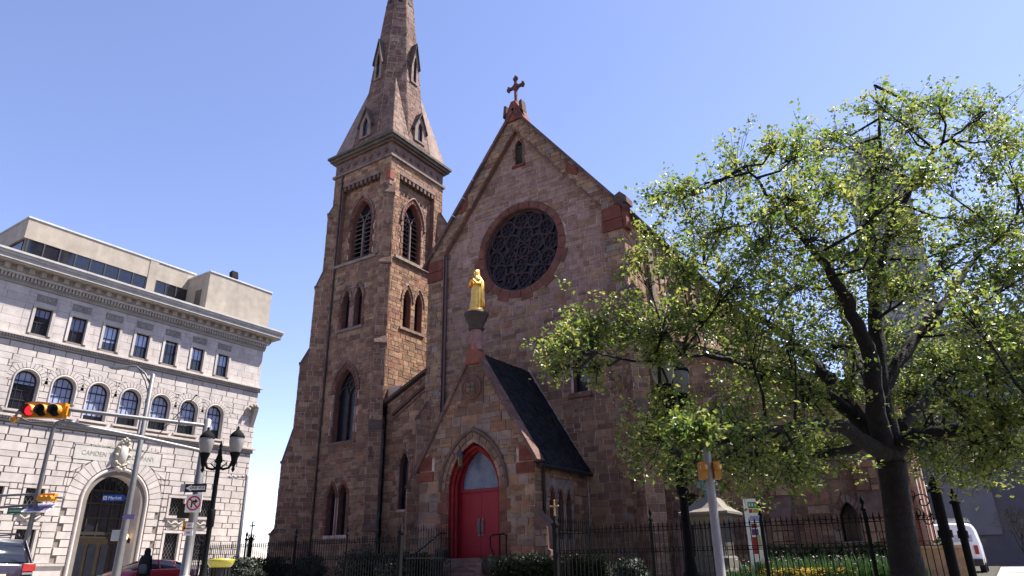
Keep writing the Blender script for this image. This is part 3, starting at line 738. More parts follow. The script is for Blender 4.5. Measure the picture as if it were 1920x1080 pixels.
for a, b in ((p2, cz), (cz, p1)):
    u = (b-a).normalized(); m_ = a+u*((t-a).dot(u)); v = (t-m_).normalized(); f = Fr(a, u, v); L = (b-a).length
    coursed(f, [(0, 0), (L, 0), ((t-a).dot(u), (t-m_).length)], [], brc, lambda rg, a, b: jit(rg.choice([(0.200, 0.130, 0.100), (0.229, 0.155, 0.122), (0.170, 0.104, 0.081)]), rg), rs, (.26, .4), (.35, .7), (.01, .02), .008)
def lucarne(cxy, out, z, w, h, dep):                               # gabled dormer on a cardinal face
    d = Vector(out); s = Vector((-d.y, d.x, 0)); c = Vector((*cxy, z))
    mb = MB(); fr = Fr(c, s if s.cross(Vector((0, 0, 1))).dot(d) > 0 else -s)
    hole = arch(0, w*.42, .12, h*.52, h*.82, 5)
    outl_ = [(-w, 0), (w, 0), (w*.95, h*.62), (0, h*1.12), (-w*.95, h*.62)]
    wall_sheet(mb, fr, outl_, [(hole, .16)], 0, (0.244, 0.178, 0.148), (0.148, 0.089, 0.074))
    P = [fr.p(a, b) for a, b in outl_]
    mb.add(P+[p-d*dep for p in P], [(i, 5+i, 5+(i+1) % 5, (i+1) % 5) for i in range(5)], (0.200, 0.141, 0.118))
    for sg in (1, -1):
        a, b = fr.p(0, h*1.24, .12), fr.p(sg*w*1.25, h*.50, .12)
        mb.prism([a, b, b+Vector((0, 0, -.12)), a+Vector((0, 0, -.14))] if sg > 0 else [b, a, a+Vector((0, 0, -.14)), b+Vector((0, 0, -.12))], -d*(dep+.1), (.10, .075, .065))
    o = mb.build('lucarne', M['stone'], spire)
    MB().prism([fr.p(a, b, -.15) for a, b in hole], d*.03).build('opening', M['glass_dark'], o)
for out in ((0, -1, 0), (1, 0, 0), (-1, 0, 0), (0, 1, 0)):
    def at(z): return A0+(A1-A0)*(z-Z0)/(Z1-Z0) if z < Z1 else A1*(Z2-z)/(Z2-Z1)
    for z, w, h in ((26.2, .50, 1.85), (31.2, .34, 2.75)):
        a = at(z)+.10; lucarne((TCX+out[0]*a, TCY+out[1]*a), out, z, w, h, at(z)-at(z+h)+.55)
for k in range(8):
    a = math.pi/4*k; r = A1*(Z2-38.6)/(Z2-Z1); p = Vector((TCX+math.cos(a)*r, TCY+math.sin(a)*r, 38.6)); d = Vector((math.cos(a), math.sin(a), .09))
    MB().tube([p-d*.1, p+d*.05], .17, 12, (.012, .01, .01)).build('round_opening', M['rubber'], spire)
mb = MB(); mb.box(TCX-1.9, TCX+1.9, TCY-1.9, TCY+1.9, 24, 25.5, (.1, .1, .1)); mb.build('tower_core', M['stone'], tower)

# --- entrance porch
PX, PHW, PY = -16.38, 2.74, 21.8
pxl, pxr = PX-PHW, PX+PHW; PZE, PZA = 4.6, 9.05; PS = (PZA-PZE)/PHW
PFr = Fr((0, PY, 0), (1, 0, 0)); mb = MB()
door_h = arch(PX-.02, 1.22, 1.1, 3.55, 5.35, 9)
wall_sheet(mb, PFr, [(pxl, .2), (pxr, .2), (pxr, PZE), (PX, PZA), (pxl, PZE)], [(door_h, .5)], 0, MORT, (.20, .022, .022))
PSd = Fr((pxr, 0, 0), (0, 1, 0))
tri = [arch(23.05+.62*k, .21, 1.7, 3.0, 3.55, 5) for k in range(3)]
wall_sheet(mb, PSd, [(PY, .2), (YF+.3, .2), (YF+.3, PZE), (PY, PZE)], [(h, .3) for h in tri], 0, (0.222, 0.170, 0.148), TRIM)
wall_sheet(mb, Fr((pxl, 0, 0), (0, -1, 0)), [(-YF-.3, .2), (-PY, .2), (-PY, PZE), (-YF-.3, PZE)], [], 0, MORT)
porch = mb.build('porch_wall', M['stone'], church)
porch_pal = lambda rg, a, b: jit(rg.choice(STP+[(0.259, 0.185, 0.148), (0.244, 0.174, 0.137), (0.229, 0.159, 0.126), (0.266, 0.192, 0.152)]), rg)
med = [(PX-.62, 6.95), (PX+.5, 6.95), (PX+.5, 8.1), (PX-.62, 8.1)]
coursed(PFr, [(pxl, .3), (pxr, .3), (pxr, PZE), (PX, PZA), (pxl, PZE)], [arch(PX-.02, 1.52, 0, 3.55, 5.8, 9), med,
        [(pxr-.75, 3.95), (pxr+.1, 3.95), (pxr+.1, 4.9), (pxr-.75, 4.9)], [(pxl-.1, 3.95), (pxl+.75, 3.95), (pxl+.75, 4.9), (pxl-.1, 4.9)]], porch, porch_pal, rs, (.26, .44), (.35, .8), (.02, .045))
coursed(PSd, [(PY, .3), (YF, .3), (YF, PZE-.1), (PY, PZE-.1)], [[(22.75, 1.5), (24.7, 1.5), (24.7, 3.9), (22.75, 3.9)]], porch, pal_stone, rs, (.26, .42), (.35, .8))
for k, h in enumerate(tri):
    window_bits(PSd, h, .28, church, 'glass_lead', 'lancet_window'); voussoirs(PSd, 23.05+.62*k, .21, 3.0, 3.55, .1, porch, pal_trim, rs, 4, .04)
for sx in (1, -1):
    e, i = PX+sx*(PHW+.06), PX+sx*(PHW-.75)
    lay(PFr, [(i, 3.97), (e, 3.97), (e, 4.38), (i, 4.38)], porch, jit(RED, rs), .07); lay(PFr, [(i+sx*.12, 4.41), (e, 4.41), (e-sx*.14, 4.85), (i+sx*.12, 5.1)], porch, jit(RED, rs), .05)
for hw_, t_, th_, pl_ in ((1.22, .13, .03, pal_trim), (1.36, .18, .07, lambda rg, a, b: jit((0.222, 0.141, 0.104), rg))):
    voussoirs(PFr, PX-.02, hw_, 3.55, 5.35+(hw_-1.22)*1.3, t_, porch, pl_, rs, 7, th_)
mb = MB(); hood = arc_side(PX-.02, 1.60, 3.55, 5.86, 10, -1)+arc_side(PX-.02, 1.60, 3.55, 5.86, 10, 1)[::-1][1:]
bar(mb, PFr, hood, .07, .07, (0.148, 0.096, 0.074))
for hw_, hh_ in ((1.14, -.16), (1.06, -.30)):                      # red painted inner orders
    inn = [(PX-.02-hw_, 1.1)]+arc_side(PX-.02, hw_, 3.55, 5.3-(1.22-hw_)*1.2, 9, -1)+arc_side(PX-.02, hw_, 3.55, 5.3-(1.22-hw_)*1.2, 9, 1)[::-1][1:]+[(PX-.02+hw_, 1.1)]
    bar(mb, PFr, inn, .075, hh_, (.22, .02, .022))
mb.build('arch_moulding', M['stone'], porch)
jambs(PFr, PX-.02, 1.22, 1.1, 3.55, .34, porch, pal_red, rs, .05, .42)
mb = MB(); mb.prism([PFr.p(a, b, .03) for a, b in med], PFr.n*.03, (0.192, 0.104, 0.078)); cm = PFr.p(PX-.06, 7.52, .05)
mb.tube([cm, cm+PFr.n*.08], .50, 24, (0.200, 0.111, 0.081), smooth=False)
for r_ in (.46, .33): mb.tube([cm+PFr.n*.09+Vector((r_*math.cos(2*math.pi*i/24), 0, r_*math.sin(2*math.pi*i/24))) for i in range(24)], .035, 6, (0.178, 0.096, 0.070), closed=True)
for q in range(4):
    w = math.pi/4+q*math.pi/2; mb.ball(cm+PFr.n*.09+Vector((.15*math.cos(w), 0, .15*math.sin(w))), .12, 8, 5, (.17, .12, .09))
mb.build('medallion', M['stone'], church)
# red double doors and fanlight
DY = PY+.47; DF = Fr((0, DY, 0), (1, 0, 0)); dcx = PX-.02
DR = (.28, .012, .022)
fan = arch(dcx, .86, 3.62, 3.66, 5.12, 8)
mb = MB(); wall_sheet(mb, DF, arch(dcx, 1.24, 1.1, 3.55, 5.36, 9), [([(dcx-.97, 1.12), (dcx+.97, 1.12), (dcx+.97, 3.5), (dcx-.97, 3.5)], .06), (fan, .08)], 0, (.22, .012, .024), (.15, .01, .02))
door = mb.build('entrance_door', M['paint'], church)
MB().prism([DF.p(a, b, -.075) for a, b in fan], DF.n*.02).build('fanlight', M['glass_fan'], door)
for sg in (1, -1):
    lc = dcx+sg*.485; mb = MB()
    ph = [arch(lc, .2, 2.35, 2.92, 3.2, 5), [(lc-.2, 1.45), (lc+.2, 1.45), (lc+.2, 2.22), (lc-.2, 2.22)]]
    lf = Fr((0, DY+.055, 0), (1, 0, 0))
    wall_sheet(mb, lf, [(lc-.478, 1.12), (lc+.478, 1.12), (lc+.478, 3.5), (lc-.478, 3.5)], [(h, .05) for h in ph], 0, DR, (.10, .005, .010))
    for h in ph: mb.add([lf.p(a, b, -.05) for a, b in h], [list(range(len(h)))], (.24, .010, .018))
    mb.box(lc-.478, lc+.478, DY+.056, DY+.09, 1.12, 3.5, DR)
    ol_ = mb.build('door_leaf', M['paint'], door)
    mb = MB(); hx = dcx+sg*.09
    mb.obox((hx, DY+.03, 2.2), (.045, 0, 0), (0, .012, 0), (0, 0, .32), (.05, .045, .05))
    mb.tube([(hx, DY-.0, 1.98), (hx, DY-.05, 2.05), (hx, DY-.05, 2.35), (hx, DY, 2.42)], .018, 6, (.35, .33, .33)); mb.build('handle', M['steel'], door)
# porch roof of slates, copings, gutter, side buttresses, steps
mb = MB(); prm = None
for sx in (1, -1):
    mb.prism([(PX, PY+.1, PZA+.02), (PX+sx*(PHW+.16), PY+.1, PZA+.02-(PHW+.16)*PS), (PX+sx*(PHW+.16), PY+.1, PZA-.14-(PHW+.16)*PS), (PX, PY+.1, PZA-.2)], (0, YF-PY+.1, 0), (.014, .015, .02))
proof = mb.build('porch_roof', M['slate'], church)
rv = Vector((-1, 0, PS)).normalized(); rf_ = Fr((PX+PHW+.2, 0, PZA+.02-(PHW+.2)*PS), (0, 1, 0), rv)
Lr = math.hypot(PHW+.2, (PHW+.2)*PS); r_ = 0; b = 0.0
while b < Lr-.02:
    a = PY+.25+(.11 if r_ % 2 else 0)
    while a < YF+.2:
        w = rs.uniform(.19, .25); lay(rf_, [(a, b), (min(a+w, YF+.24), b), (min(a+w, YF+.24), min(b+.19, Lr)), (a, min(b+.19, Lr))], proof, jit((.013, .0133, .0155), rs, .5), rs.uniform(.012, .034), .005, 'slate', 'slate'); a += w
    b += .18; r_ += 1
mb = MB()
for sx in (1, -1):
    d = Vector((sx, 0, -PS)).normalized(); nn = Vector((sx*PS, 0, 1)).normalized(); L = math.hypot(PHW+.2, (PHW+.2)*PS)
    for k in range(6):
        c = Vector((PX, PY+.12, PZA+.1))+d*(L*(k+.5)/6); mb.obox(c, d*(L/12-.01), (0, .26, 0), nn*.07, jit((.17, .10, .08), rs, .2))
mb.prism([(PX-.42, PY-.16, PZA-.55), (PX+.42, PY-.16, PZA-.55), (PX+.12, PY-.16, PZA+.3), (PX-.12, PY-.16, PZA+.3)], (0, .5, 0), (0.266, 0.096, 0.063))
mb.build('porch_coping', M['stone'], church)
mb = MB(); gxx = PX+PHW+.24; gzz = PZA-.05-(PHW+.2)*PS
mb.tube([(gxx, PY+.1, gzz), (gxx, YF+.2, gzz)], .08, 8, (.015, .015, .018)); mb.tube([(pxr+.12, PY+.5, .3), (pxr+.12, PY+.5, gzz-.2), (gxx, PY+.45, gzz)], .055, 8, (.015, .015, .018))
mb.build('porch_gutter', M['paint'], church)
for sx in (1, -1):
    mb = MB(); e = PX+sx*PHW; w = .62 if sx > 0 else .5
    prof = [(e-sx*.1, PY-.02, .2), (e+sx*w, PY-.02, .2), (e+sx*w, PY-.02, 1.3), (e+sx*(w-.1), PY-.02, 1.35), (e+sx*(w-.12), PY-.02, 2.05), (e, PY-.02, 2.75), (e-sx*.1, PY-.02, 2.75)]
    mb.prism(prof if sx < 0 else prof[::-1], (0, .7, 0), (.16, .095, .072))
    bo = mb.build('buttress', M['stone'], church)
    bf = Fr((0, PY-.02, 0), (1, 0, 0)); P = [(p[0], p[2]) for p in prof]
    coursed(bf, [(min(e, e+sx*(w-.12)), .3), (max(e, e+sx*(w-.12)), .3), (max(e, e+sx*(w-.12)), 2.0), (min(e, e+sx*(w-.12)), 2.0)], [], bo, porch_pal, rs, (.3, .42), (.4, .8))
mb = MB()
for x0, x1 in ((pxl-.55, PX-1.24), (PX+1.2, pxr+.66)): mb.box(x0, x1, PY-.13, PY+.02, 1.02, 1.16, (0.200, 0.133, 0.107)); mb.box(x0-.04, x1+.04, PY-.16, PY+.02, .2, .55, (0.163, 0.104, 0.081))
mb.build('plinth', M['stone'], church)
for k in range(6):
    MB().box(PX-1.25-.03*k, PX+.85+.03*k, PY-.02-.34*(k+1), PY+.2, 1.1-.155*(k+1), 1.1-.155*k-.004*(1 if k else 0), jit((0.200, 0.122, 0.100), rs)).build('step', M['stone'], church)

# ------------------------------------------------------------------ the pale stone bank building on the left
LIME = (.48, .425, .388); LSH = (.20, .17, .145)
bank = thing('bank_building', 'pale limestone bank building with arched portal and heavy carved cornice', 'building', (-50, 25.3, 0))
BX = -50.0; BC = 25.3; B0, B1 = 14.74, 35.84
BF = Fr((BX, 0, 0), (0, 1, 0))
rb = random.Random(8)
def pal_lime(rg, a=0, b=0): return jit(rg.choice([LIME, (.50, .443, .404), (.455, .405, .37)]), rg, .05)
bays = [BC+2.268*k for k in range(-3, 4)]
Hs = []; wins = []
for c in bays:
    top = [(c-.52, 15.42), (c+.52, 15.42), (c+.52, 17.25), (c-.52, 17.25)]
    mid = arch(c, .70, 10.42, 12.27, 12.97, 8)
    Hs += [(top, .30), (mid, .42)]; wins += [('t', c, top), ('m', c, mid)]
for c in (BC-7.1, BC-4.8, BC+4.8, BC+7.1):
    s1 = [(c-.55, 4.5), (c+.55, 4.5), (c+.55, 5.75), (c-.55, 5.75)]; s2 = [(c-.55, 1.45), (c+.55, 1.45), (c+.55, 3.3), (c-.55, 3.3)]
    Hs += [(s1, .3), (s2, .3)]; wins += [('g', c, s1), ('g', c, s2)]
PC = BC+.25; portal = arch(PC, 1.82, .1, 5.15, 6.97, 12)
Hs.append((portal, 1.15))
mb = MB(); wall_sheet(mb, BF, [(B0, .05), (B1, .05), (B1, 19.6), (B0, 19.6)], Hs, 0, LSH, LIME)
bwall = mb.build('facade_wall', M['limestone'], bank)
mb = MB()
wall_sheet(mb, Fr((0, B1, 0), (-1, 0, 0)), [(-BX, .05), (-BX+24, .05), (-BX+24, 19.6), (-BX, 19.6)], [], 0, LIME)
wall_sheet(mb, Fr((0, B0, 0), (1, 0, 0)), [(BX-24, .05), (BX, .05), (BX, 19.6), (BX-24, 19.6)], [], 0, LIME)
mb.box(BX-24, BX-.5, B0+.05, B1-.05, 19.2, 20.6, LSH)
mb.build('side_wall', M['limestone'], bank)
# rusticated blocks below, channelled blocks in the middle, smooth ashlar above
exp = lambda h, e: [(min(p[0] for p in h)-e, min(p[1] for p in h)-e), (max(p[0] for p in h)+e, min(p[1] for p in h)-e), (max(p[0] for p in h)+e, max(p[1] for p in h)+e), (min(p[0] for p in h)-e, max(p[1] for p in h)+e)]
low = [exp(h, .22) for k, c, h in wins if k == 'g']+[arch(PC, 2.38+.95, 0, 5.15, 5.15+3.33, 12), [(PC-3.35, 7.75), (PC+2.75, 7.75), (PC+2.75, 8.75), (PC-3.35, 8.75)]]
# portal fan needs true outline: blocks stop at the outer edge of the fan
coursed(BF, [(B0, 1.3), (B1, 1.3), (B1, 9.55), (B0, 9.55)], low, bwall, pal_lime, rb, ls=(.75, 1.35), t=(.06, .075), j=.030, regular=[.57, .37], name='block', mk='limestone')
coursed(BF, [(B0, 10.1), (B1, 10.1), (B1, 14.68), (B0, 14.68)], [arch(c, 1.26, 10.0, 12.27, 13.6, 8) if False else arch(c, .84, 10.0, 12.27, 13.11, 8) for c in bays]+[arch(c, 1.22, 12.27, 12.28, 13.52, 8) for c in bays], bwall, pal_lime, rb, ls=(.8, 1.3), t=(.03, .036), j=.019, regular=[.42], name='block', mk='limestone')
coursed(BF, [(B0, 15.22), (B1, 15.22), (B1, 18.4), (B0, 18.4)], [exp(h, .2) for k, c, h in wins if k == 't']+[[(c-.62, 17.62), (c+.62, 17.62), (c+.62, 18.12), (c-.62, 18.12)] for c in bays], bwall, pal_lime, rb, ls=(.9, 1.5), t=(.014, .018), j=.004, regular=[.53], name='block', mk='limestone')
for c in bays: voussoirs(BF, c, .86, 12.27, 13.13, .42, bwall, pal_lime, rb, 7, .034, 'voussoir', 'limestone', .42, .019)
voussoirs(BF, PC, 2.38, 5.15, 7.53, .92, bwall, pal_lime, rb, 11, .075, 'voussoir', 'limestone', .92, .028)
for k in range(8):
    for sg in (1, -1):
        w = .92 if k % 2 else .62
        lay(BF, [(PC+sg*2.38, 1.3+k*.481), (PC+sg*(2.38+w), 1.3+k*.481), (PC+sg*(2.38+w), 1.3+(k+1)*.481), (PC+sg*2.38, 1.3+(k+1)*.481)], bwall, pal_lime(rb), .07, .028, 'block', 'limestone')
# portal mouldings
mb = MB()
for r_, t_, h_ in ((2.22, .12, .02), (2.02, .10, -.10), (1.88, .08, -.25)):
    P = [(PC-r_, .1)]+arc_side(PC, r_, 5.15, 5.15+r_, 14, -1)+arc_side(PC, r_, 5.15, 5.15+r_, 14, 1)[::-1][1:]+[(PC+r_, .1)]
    bar(mb, BF, P, t_, h_, pal_lime(rb), 8)
mb.build('portal_moulding', M['limestone'], bank)
mb = MB(); mb.prism([BF.p(a, b, -1.14) for a, b in portal], BF.n*.05)
pd = mb.build('portal_glazing', M['glass_dark'], bank)
mb = MB(); BRZ = (.025, .018, .012)
for a in (-1.1, -.35, .42, 1.12): mb.obox(BF.p(PC+a, 4.6, -1.05), (0, .035, 0), (0, 0, 2.1), (.05, 0, 0), BRZ)
for z in (2.95, 3.2, 4.2, 5.15, 6.0): mb.obox(BF.p(PC, z, -1.05), (0, 1.75 if z < 5.5 else 1.5, 0), (0, 0, .05 if z != 3.2 else .1), (.045, 0, 0), BRZ)
for q in range(5):
    w = math.pi*(q+1)/6; mb.tube([BF.p(PC, 5.15, -1.05), BF.p(PC+1.75*math.cos(w), 5.15+1.75*math.sin(w), -1.05)], .03, 5, BRZ)
mb.build('muntin', M['paint'], pd)
mb = MB(); mb.box(BX-1.1, BX-.95, PC-1.75, PC+1.75, .1, 2.9, (.03, .022, .016))
bd = mb.build('bronze_doors', M['bronze'], bank)
for a in (-1.2, -.42, .42, 1.2): MB().obox((BX-.93, PC+a, 1.45), (.02, 0, 0), (0, .27, 0), (0, 0, 1.05)).build('door_pane', M['glass_dark'], bd)
# panel with the carved name, cartouche over the arch
mb = MB(); mb.prism([BF.p(a, b, 0) for a, b in ((PC-3.3, 7.8), (PC+2.7, 7.8), (PC+2.7, 8.7), (PC-3.3, 8.7))], BF.n*.085, (0.461, 0.432, 0.389))
np_ = mb.build('name_panel', M['limestone'], bank)
text_part('CAMDEN TRUST COMPANY', .44, BF.p(PC-.3, 8.24, .09), (0, 1, 0), (0, 0, 1), mat('cut_letters', (0.259, 0.230, 0.202), .9), np_, depth=.006, sx=.92)
for q in range(14): MB().obox(BF.p(PC-2.05+q*.30 if q < 8 else PC-1.6+q*.30, 8.95, .03), (0, .10, 0), (0, 0, .13), (.05, 0, 0), (.46, .42, .37)).build('carved_block', M['limestone'], bank)
mb = MB(); cc = BF.p(PC-.15, 8.3, .1); CL = (0.432, 0.389, 0.317)
mb.lathe([(.02, -1.15), (.34, -1.0), (.46, -.4), (.50, .1), (.46, .6), (.33, .95), (.16, 1.1), (.02, 1.18)], cc, 16, CL, sx=.45, sy=1.0)
mb.lathe([(.02, -.62), (.24, -.45), (.31, .0), (.24, .4), (.02, .55)], cc+Vector((.20, 0, .1)), 14, (0.461, 0.432, 0.382), sx=.4)
for q in range(12):
    w = 2*math.pi*q/12; mb.ball(cc+Vector((.16, .46*math.cos(w), .98*math.sin(w))), .13, 8, 5, jit(CL, rb, .15))
for q in range(3): mb.ball(cc+Vector((.22, -.16+.16*q, 1.05+(.1 if q == 1 else 0))), .11, 8, 5, CL)
for sg in (1, -1): mb.tube([cc+Vector((.2, sg*.08, -.7)), cc+Vector((.24, sg*.3, -.55)), cc+Vector((.2, sg*.38, -.8)), cc+Vector((.2, sg*.15, -.95))], .06, 6, CL)
mb.build('cartouche', M['limestone'], bank)
# windows
FRC = (.012, .012, .016)
def bwin(kind, c, hole):
    d = .26 if kind != 'm' else .36
    up = [(a, b) for a, b in hole]
    zs = min(b for a, b in hole); zt_ = max(b for a, b in hole); hw_ = max(a for a, b in hole)-c
    root = MB()
    fr_ = []
    for i in range(len(hole)):                                     # frame follows the opening
        a, b = hole[i], hole[(i+1) % len(hole)]; L = math.hypot(b[0]-a[0], b[1]-a[1])
        if L < 1e-4: continue
        m_ = ((a[0]+b[0])/2, (a[1]+b[1])/2); ux, uz = (b[0]-a[0])/L, (b[1]-a[1])/L
        root.obox(BF.p(m_[0]-uz*.045, m_[1]+ux*.045, -d+.04), (0, ux*L/2, uz*L/2), (0, -uz*.05, ux*.05), (.05, 0, 0), FRC)
    w = root.build('window', M['paint'], bank)
    split = zs+(zt_-zs)*({'t': .47, 'm': .26, 'g': 0}[kind]); drop = rb.choice((0, 0, .22, .4, -.12))*(zt_-zs)*(kind != 'g')
    if kind == 'g':
        MB().prism([BF.p(a, b, -d) for a, b in hole], BF.n*.02).build('pane', M['glass_dark'], w)
        mb = MB()
        n_ = 9
        for q in range(-4, 5):
            for sg in (1, -1):
                a0, z0 = c+q*.24, zs; P = cut(cut([(a0-.012, zs-.0), (a0+.012, zs), (a0+.012+sg*(zt_-zs)*.6, zt_), (a0-.012+sg*(zt_-zs)*.6, zt_)], (c-hw_, zs), (c-hw_, zt_), False), (c+hw_, zs), (c+hw_, zt_), True)
                if len(P) > 2: mb.prism([BF.p(a, b, -.16+.008*sg) for a, b in P], BF.n*.015, (.10, .09, .075))
        mb.build('grille', M['paint'], w)
    else:
        lo = cut(hole, (c-9, split+drop), (c+9, split+drop), False); hi = cut(hole, (c-9, split+drop), (c+9, split+drop), True)
        MB().prism([BF.p(a, b, -d) for a, b in lo], BF.n*.02).build('pane', M['glass_dark'], w)
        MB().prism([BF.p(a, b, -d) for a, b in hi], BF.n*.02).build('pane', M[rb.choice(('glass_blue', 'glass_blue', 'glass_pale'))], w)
        mb = MB()
        for a in (-.5, 0, .5) if kind == 'm' else (-.33, .33):
            hh = zt_-.12 if kind == 't' else 12.27+math.sqrt(max(0, hw_**2-(a*hw_)**2))-.03
            mb.obox(BF.p(c+a*hw_, (zs+hh)/2, -d+.03), (0, .018, 0), (0, 0, (hh-zs)/2), (.02, 0, 0), FRC)
        for z in ([split] if kind == 't' else [split, 11.7, 12.3]): mb.obox(BF.p(c, z, -d+.035), (0, hw_-.02, 0), (0, 0, .04 if z in (split, 12.3) else .02), (.025, 0, 0), FRC)
        mb.build('muntin', M['paint'], w)
    mb = MB(); tc_ = pal_lime(rb)
    if kind == 'm':
        P = arc_side(c, .78, 12.27, 13.05, 10, -1)+arc_side(c, .78, 12.27, 13.05, 10, 1)[::-1][1:]
        bar(mb, BF, [(c-.78, 10.42)]+P+[(c+.78, 10.42)], .07, .02, tc_); mb.obox(BF.p(c, 10.33, .04), (0, 1.0, 0), (0, 0, .07), (.12, 0, 0), tc_)
    else:
        e = .14; ww = .9*hw_
        for sg in (1, -1): mb.obox(BF.p(c+sg*(hw_+.09), (zs+zt_)/2, .03), (0, .085, 0), (0, 0, (zt_-zs)/2+.0), (.05, 0, 0), tc_)
        mb.obox(BF.p(c, zt_+.09, .035), (0, hw_+.2, 0), (0, 0, .088), (.06, 0, 0), tc_)
        if kind == 'g': mb.obox(BF.p(c, zs-.10, .06), (0, hw_+.24, 0), (0, 0, .095), (.12, 0, 0), tc_)
    mb.build('surround', M['limestone'], w)
for w_ in wins: bwin(*w_)
# carved panels under the cornice, small relief over the lower windows
for c in bays:
    mb = MB(); mb.obox(BF.p(c, 17.87, .01), (0, .60, 0), (0, 0, .23), (.03, 0, 0), (0.245, 0.223, 0.194))
    for q in range(9):
        a = c-.48+q*.12; mb.ball(BF.p(a, 17.87+.08*math.sin(q*1.9), .04), .075, 7, 4, jit((0.317, 0.288, 0.252), rb, .2))
    mb.build('carved_panel', M['limestone'], bank)
for c in (BC-7.1, BC-4.8, BC+4.8, BC+7.1):
    mb = MB(); mb.lathe([(.28, 0), (.28, .1), (.2, .16)], (0, 0, 0), 12, LIME) if False else None
    mb.tube([BF.p(c, 3.95, .05), BF.p(c, 3.95, .16)], .24, 12, (0.360, 0.324, 0.288), smooth=False); mb.tube([BF.p(c-.6, 4.1, .1), BF.p(c-.3, 3.9, .12), BF.p(c, 4.05, .16), BF.p(c+.3, 3.9, .12), BF.p(c+.6, 4.1, .1)], .07, 6, (0.346, 0.310, 0.266))
    mb.build('relief', M['limestone'], bank)
# string courses with small dentils, cornice with modillions
mb = MB()
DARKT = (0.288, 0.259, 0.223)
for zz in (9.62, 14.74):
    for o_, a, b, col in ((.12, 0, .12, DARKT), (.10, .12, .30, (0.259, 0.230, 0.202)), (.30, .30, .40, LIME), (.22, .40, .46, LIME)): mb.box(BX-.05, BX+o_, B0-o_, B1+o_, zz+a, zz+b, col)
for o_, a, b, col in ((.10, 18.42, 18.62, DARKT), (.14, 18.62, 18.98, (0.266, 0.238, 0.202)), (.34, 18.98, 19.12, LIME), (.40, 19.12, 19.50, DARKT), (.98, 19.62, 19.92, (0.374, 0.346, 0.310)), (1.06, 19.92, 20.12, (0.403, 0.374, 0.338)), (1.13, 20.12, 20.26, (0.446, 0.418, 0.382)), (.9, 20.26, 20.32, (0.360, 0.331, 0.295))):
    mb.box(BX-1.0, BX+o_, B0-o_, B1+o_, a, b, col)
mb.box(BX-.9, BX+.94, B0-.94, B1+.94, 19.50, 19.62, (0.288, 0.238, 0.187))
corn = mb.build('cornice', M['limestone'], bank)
mb = MB()
for zz in (9.80, 14.92):
    y = B0+.02
    while y < B1: mb.box(BX+.08, BX+.20, y, y+.10, zz-.02, zz+.12, (0.374, 0.346, 0.310)); y += .17
y = B0
while y < B1: mb.box(BX+.1, BX+.30, y, y+.13, 18.70, 18.96, (0.360, 0.324, 0.281)); y += .22
mb.build('dentils', M['limestone'], corn, kind='stuff')
y = B0+.1
while y < B1+.2:
    MB().obox((BX+.50, y, 19.33), (.13, 0, 0), (0, .16, 0), (0, 0, .17), jit((0.338, 0.288, 0.238), rb, .12)).build('modillion', M['limestone'], corn)
    y += .72
MB().box(BX-.02, BX+.16, B0-.1, PC-2.6, .1, 1.2, LIME).build('base_course', M['limestone'], bank)
MB().box(BX-.02, BX+.16, PC+2.6, B1+.1, .1, 1.2, LIME).build('base_course', M['limestone'], bank)
mb = MB()
for y0, y1 in ((B0-.15, PC-2.5), (PC+2.5, B1+.15)): mb.box(BX-.02, BX+.26, y0, y1, 1.16, 1.30, (0.410, 0.374, 0.331))
mb.build('base_moulding', M['limestone'], bank)
mb = MB()                                                          # carved beast bracket at the far corner
for q in range(14): mb.ball((BX+.1+.25*rb.random(), B1-1.0+q*.075, 13.7-.25*abs(q-9)*.25+.25*rb.random()-.2), .16, 7, 5, jit((0.302, 0.266, 0.230), rb, .2))
mb.prism([(BX, B1-.45, 11.8), (BX+.05, B1-.45, 11.8), (BX+.5, B1-.45, 13.2), (BX, B1-.45, 13.2)], (0, .35, 0), (0.302, 0.266, 0.230))
mb.build('corner_bracket', M['limestone'], bank)
# roof storey in tan concrete with a ribbon of windows
mb = MB(); PXX = BX-3.0
mb.box(PXX-14, PXX-.3, 17.4, 30.6, 20.3, 22.95, (.3, .3, .3)); mb.box(PXX-14, PXX, 17.2, 30.3, 22.95, 24.5, (.3, .3, .3)); 
mb.box(PXX-14, PXX+.04, 26.25, 26.95, 20.3, 24.52, (.3, .3, .3))
mb.box(PXX-14, BX+.1, 29.75, 35.9, 20.3, 23.85, (.3, .3, .3))
pent = mb.build('roof_storey', M['concrete'], bank)
mb = MB(); mb.box(PXX-14, PXX+.06, 17.14, 30.3, 24.5, 24.62); mb.box(PXX-14, BX+.16, 29.7, 35.96, 23.85, 23.97)
mb.build('parapet_cap', M['limestone'], bank)
for y0, y1, n_ in ((17.5, 26.2, 8), (27.0, 29.7, 3)):
    for q in range(n_):
        a = y0+(y1-y0)*q/n_; b = y0+(y1-y0)*(q+1)/n_
        w = MB().box(PXX-.12, PXX-.05, a+.05, b-.05, 20.4, 22.9).build('roof_window', M['glass_dark'], pent)
for y0, y1, n_ in ((17.5, 26.2, 8), (27.0, 29.7, 3)):
    for q in range(n_+1): MB().box(PXX-.1, PXX-.0, y0+(y1-y0)*q/n_-.05, y0+(y1-y0)*q/n_+.05, 20.3, 22.95, (.02, .02, .024)).build('mullion', M['paint'], pent)
mb = MB(); mb.box(PXX-2.6, PXX-2.55, 17.36, 17.40, 20.3, 22.95, (.02, .02, .03))
mb.build('mullion', M['paint'], pent)
MB().box(PXX-8, PXX-.4, 17.33, 17.39, 20.4, 22.9).build('roof_window', M['glass_dark'], pent)
MB().box(BX-1.6, BX-.8, 29.70, 29.78, 20.3, 22.5, (.10, .08, .065)).build('roof_door', M['paint'], pent)
fl = thing('floodlight', 'small dark floodlight on the tan roof storey of the bank', 'floodlight', (BX-1.0, 32.6, 23.97))
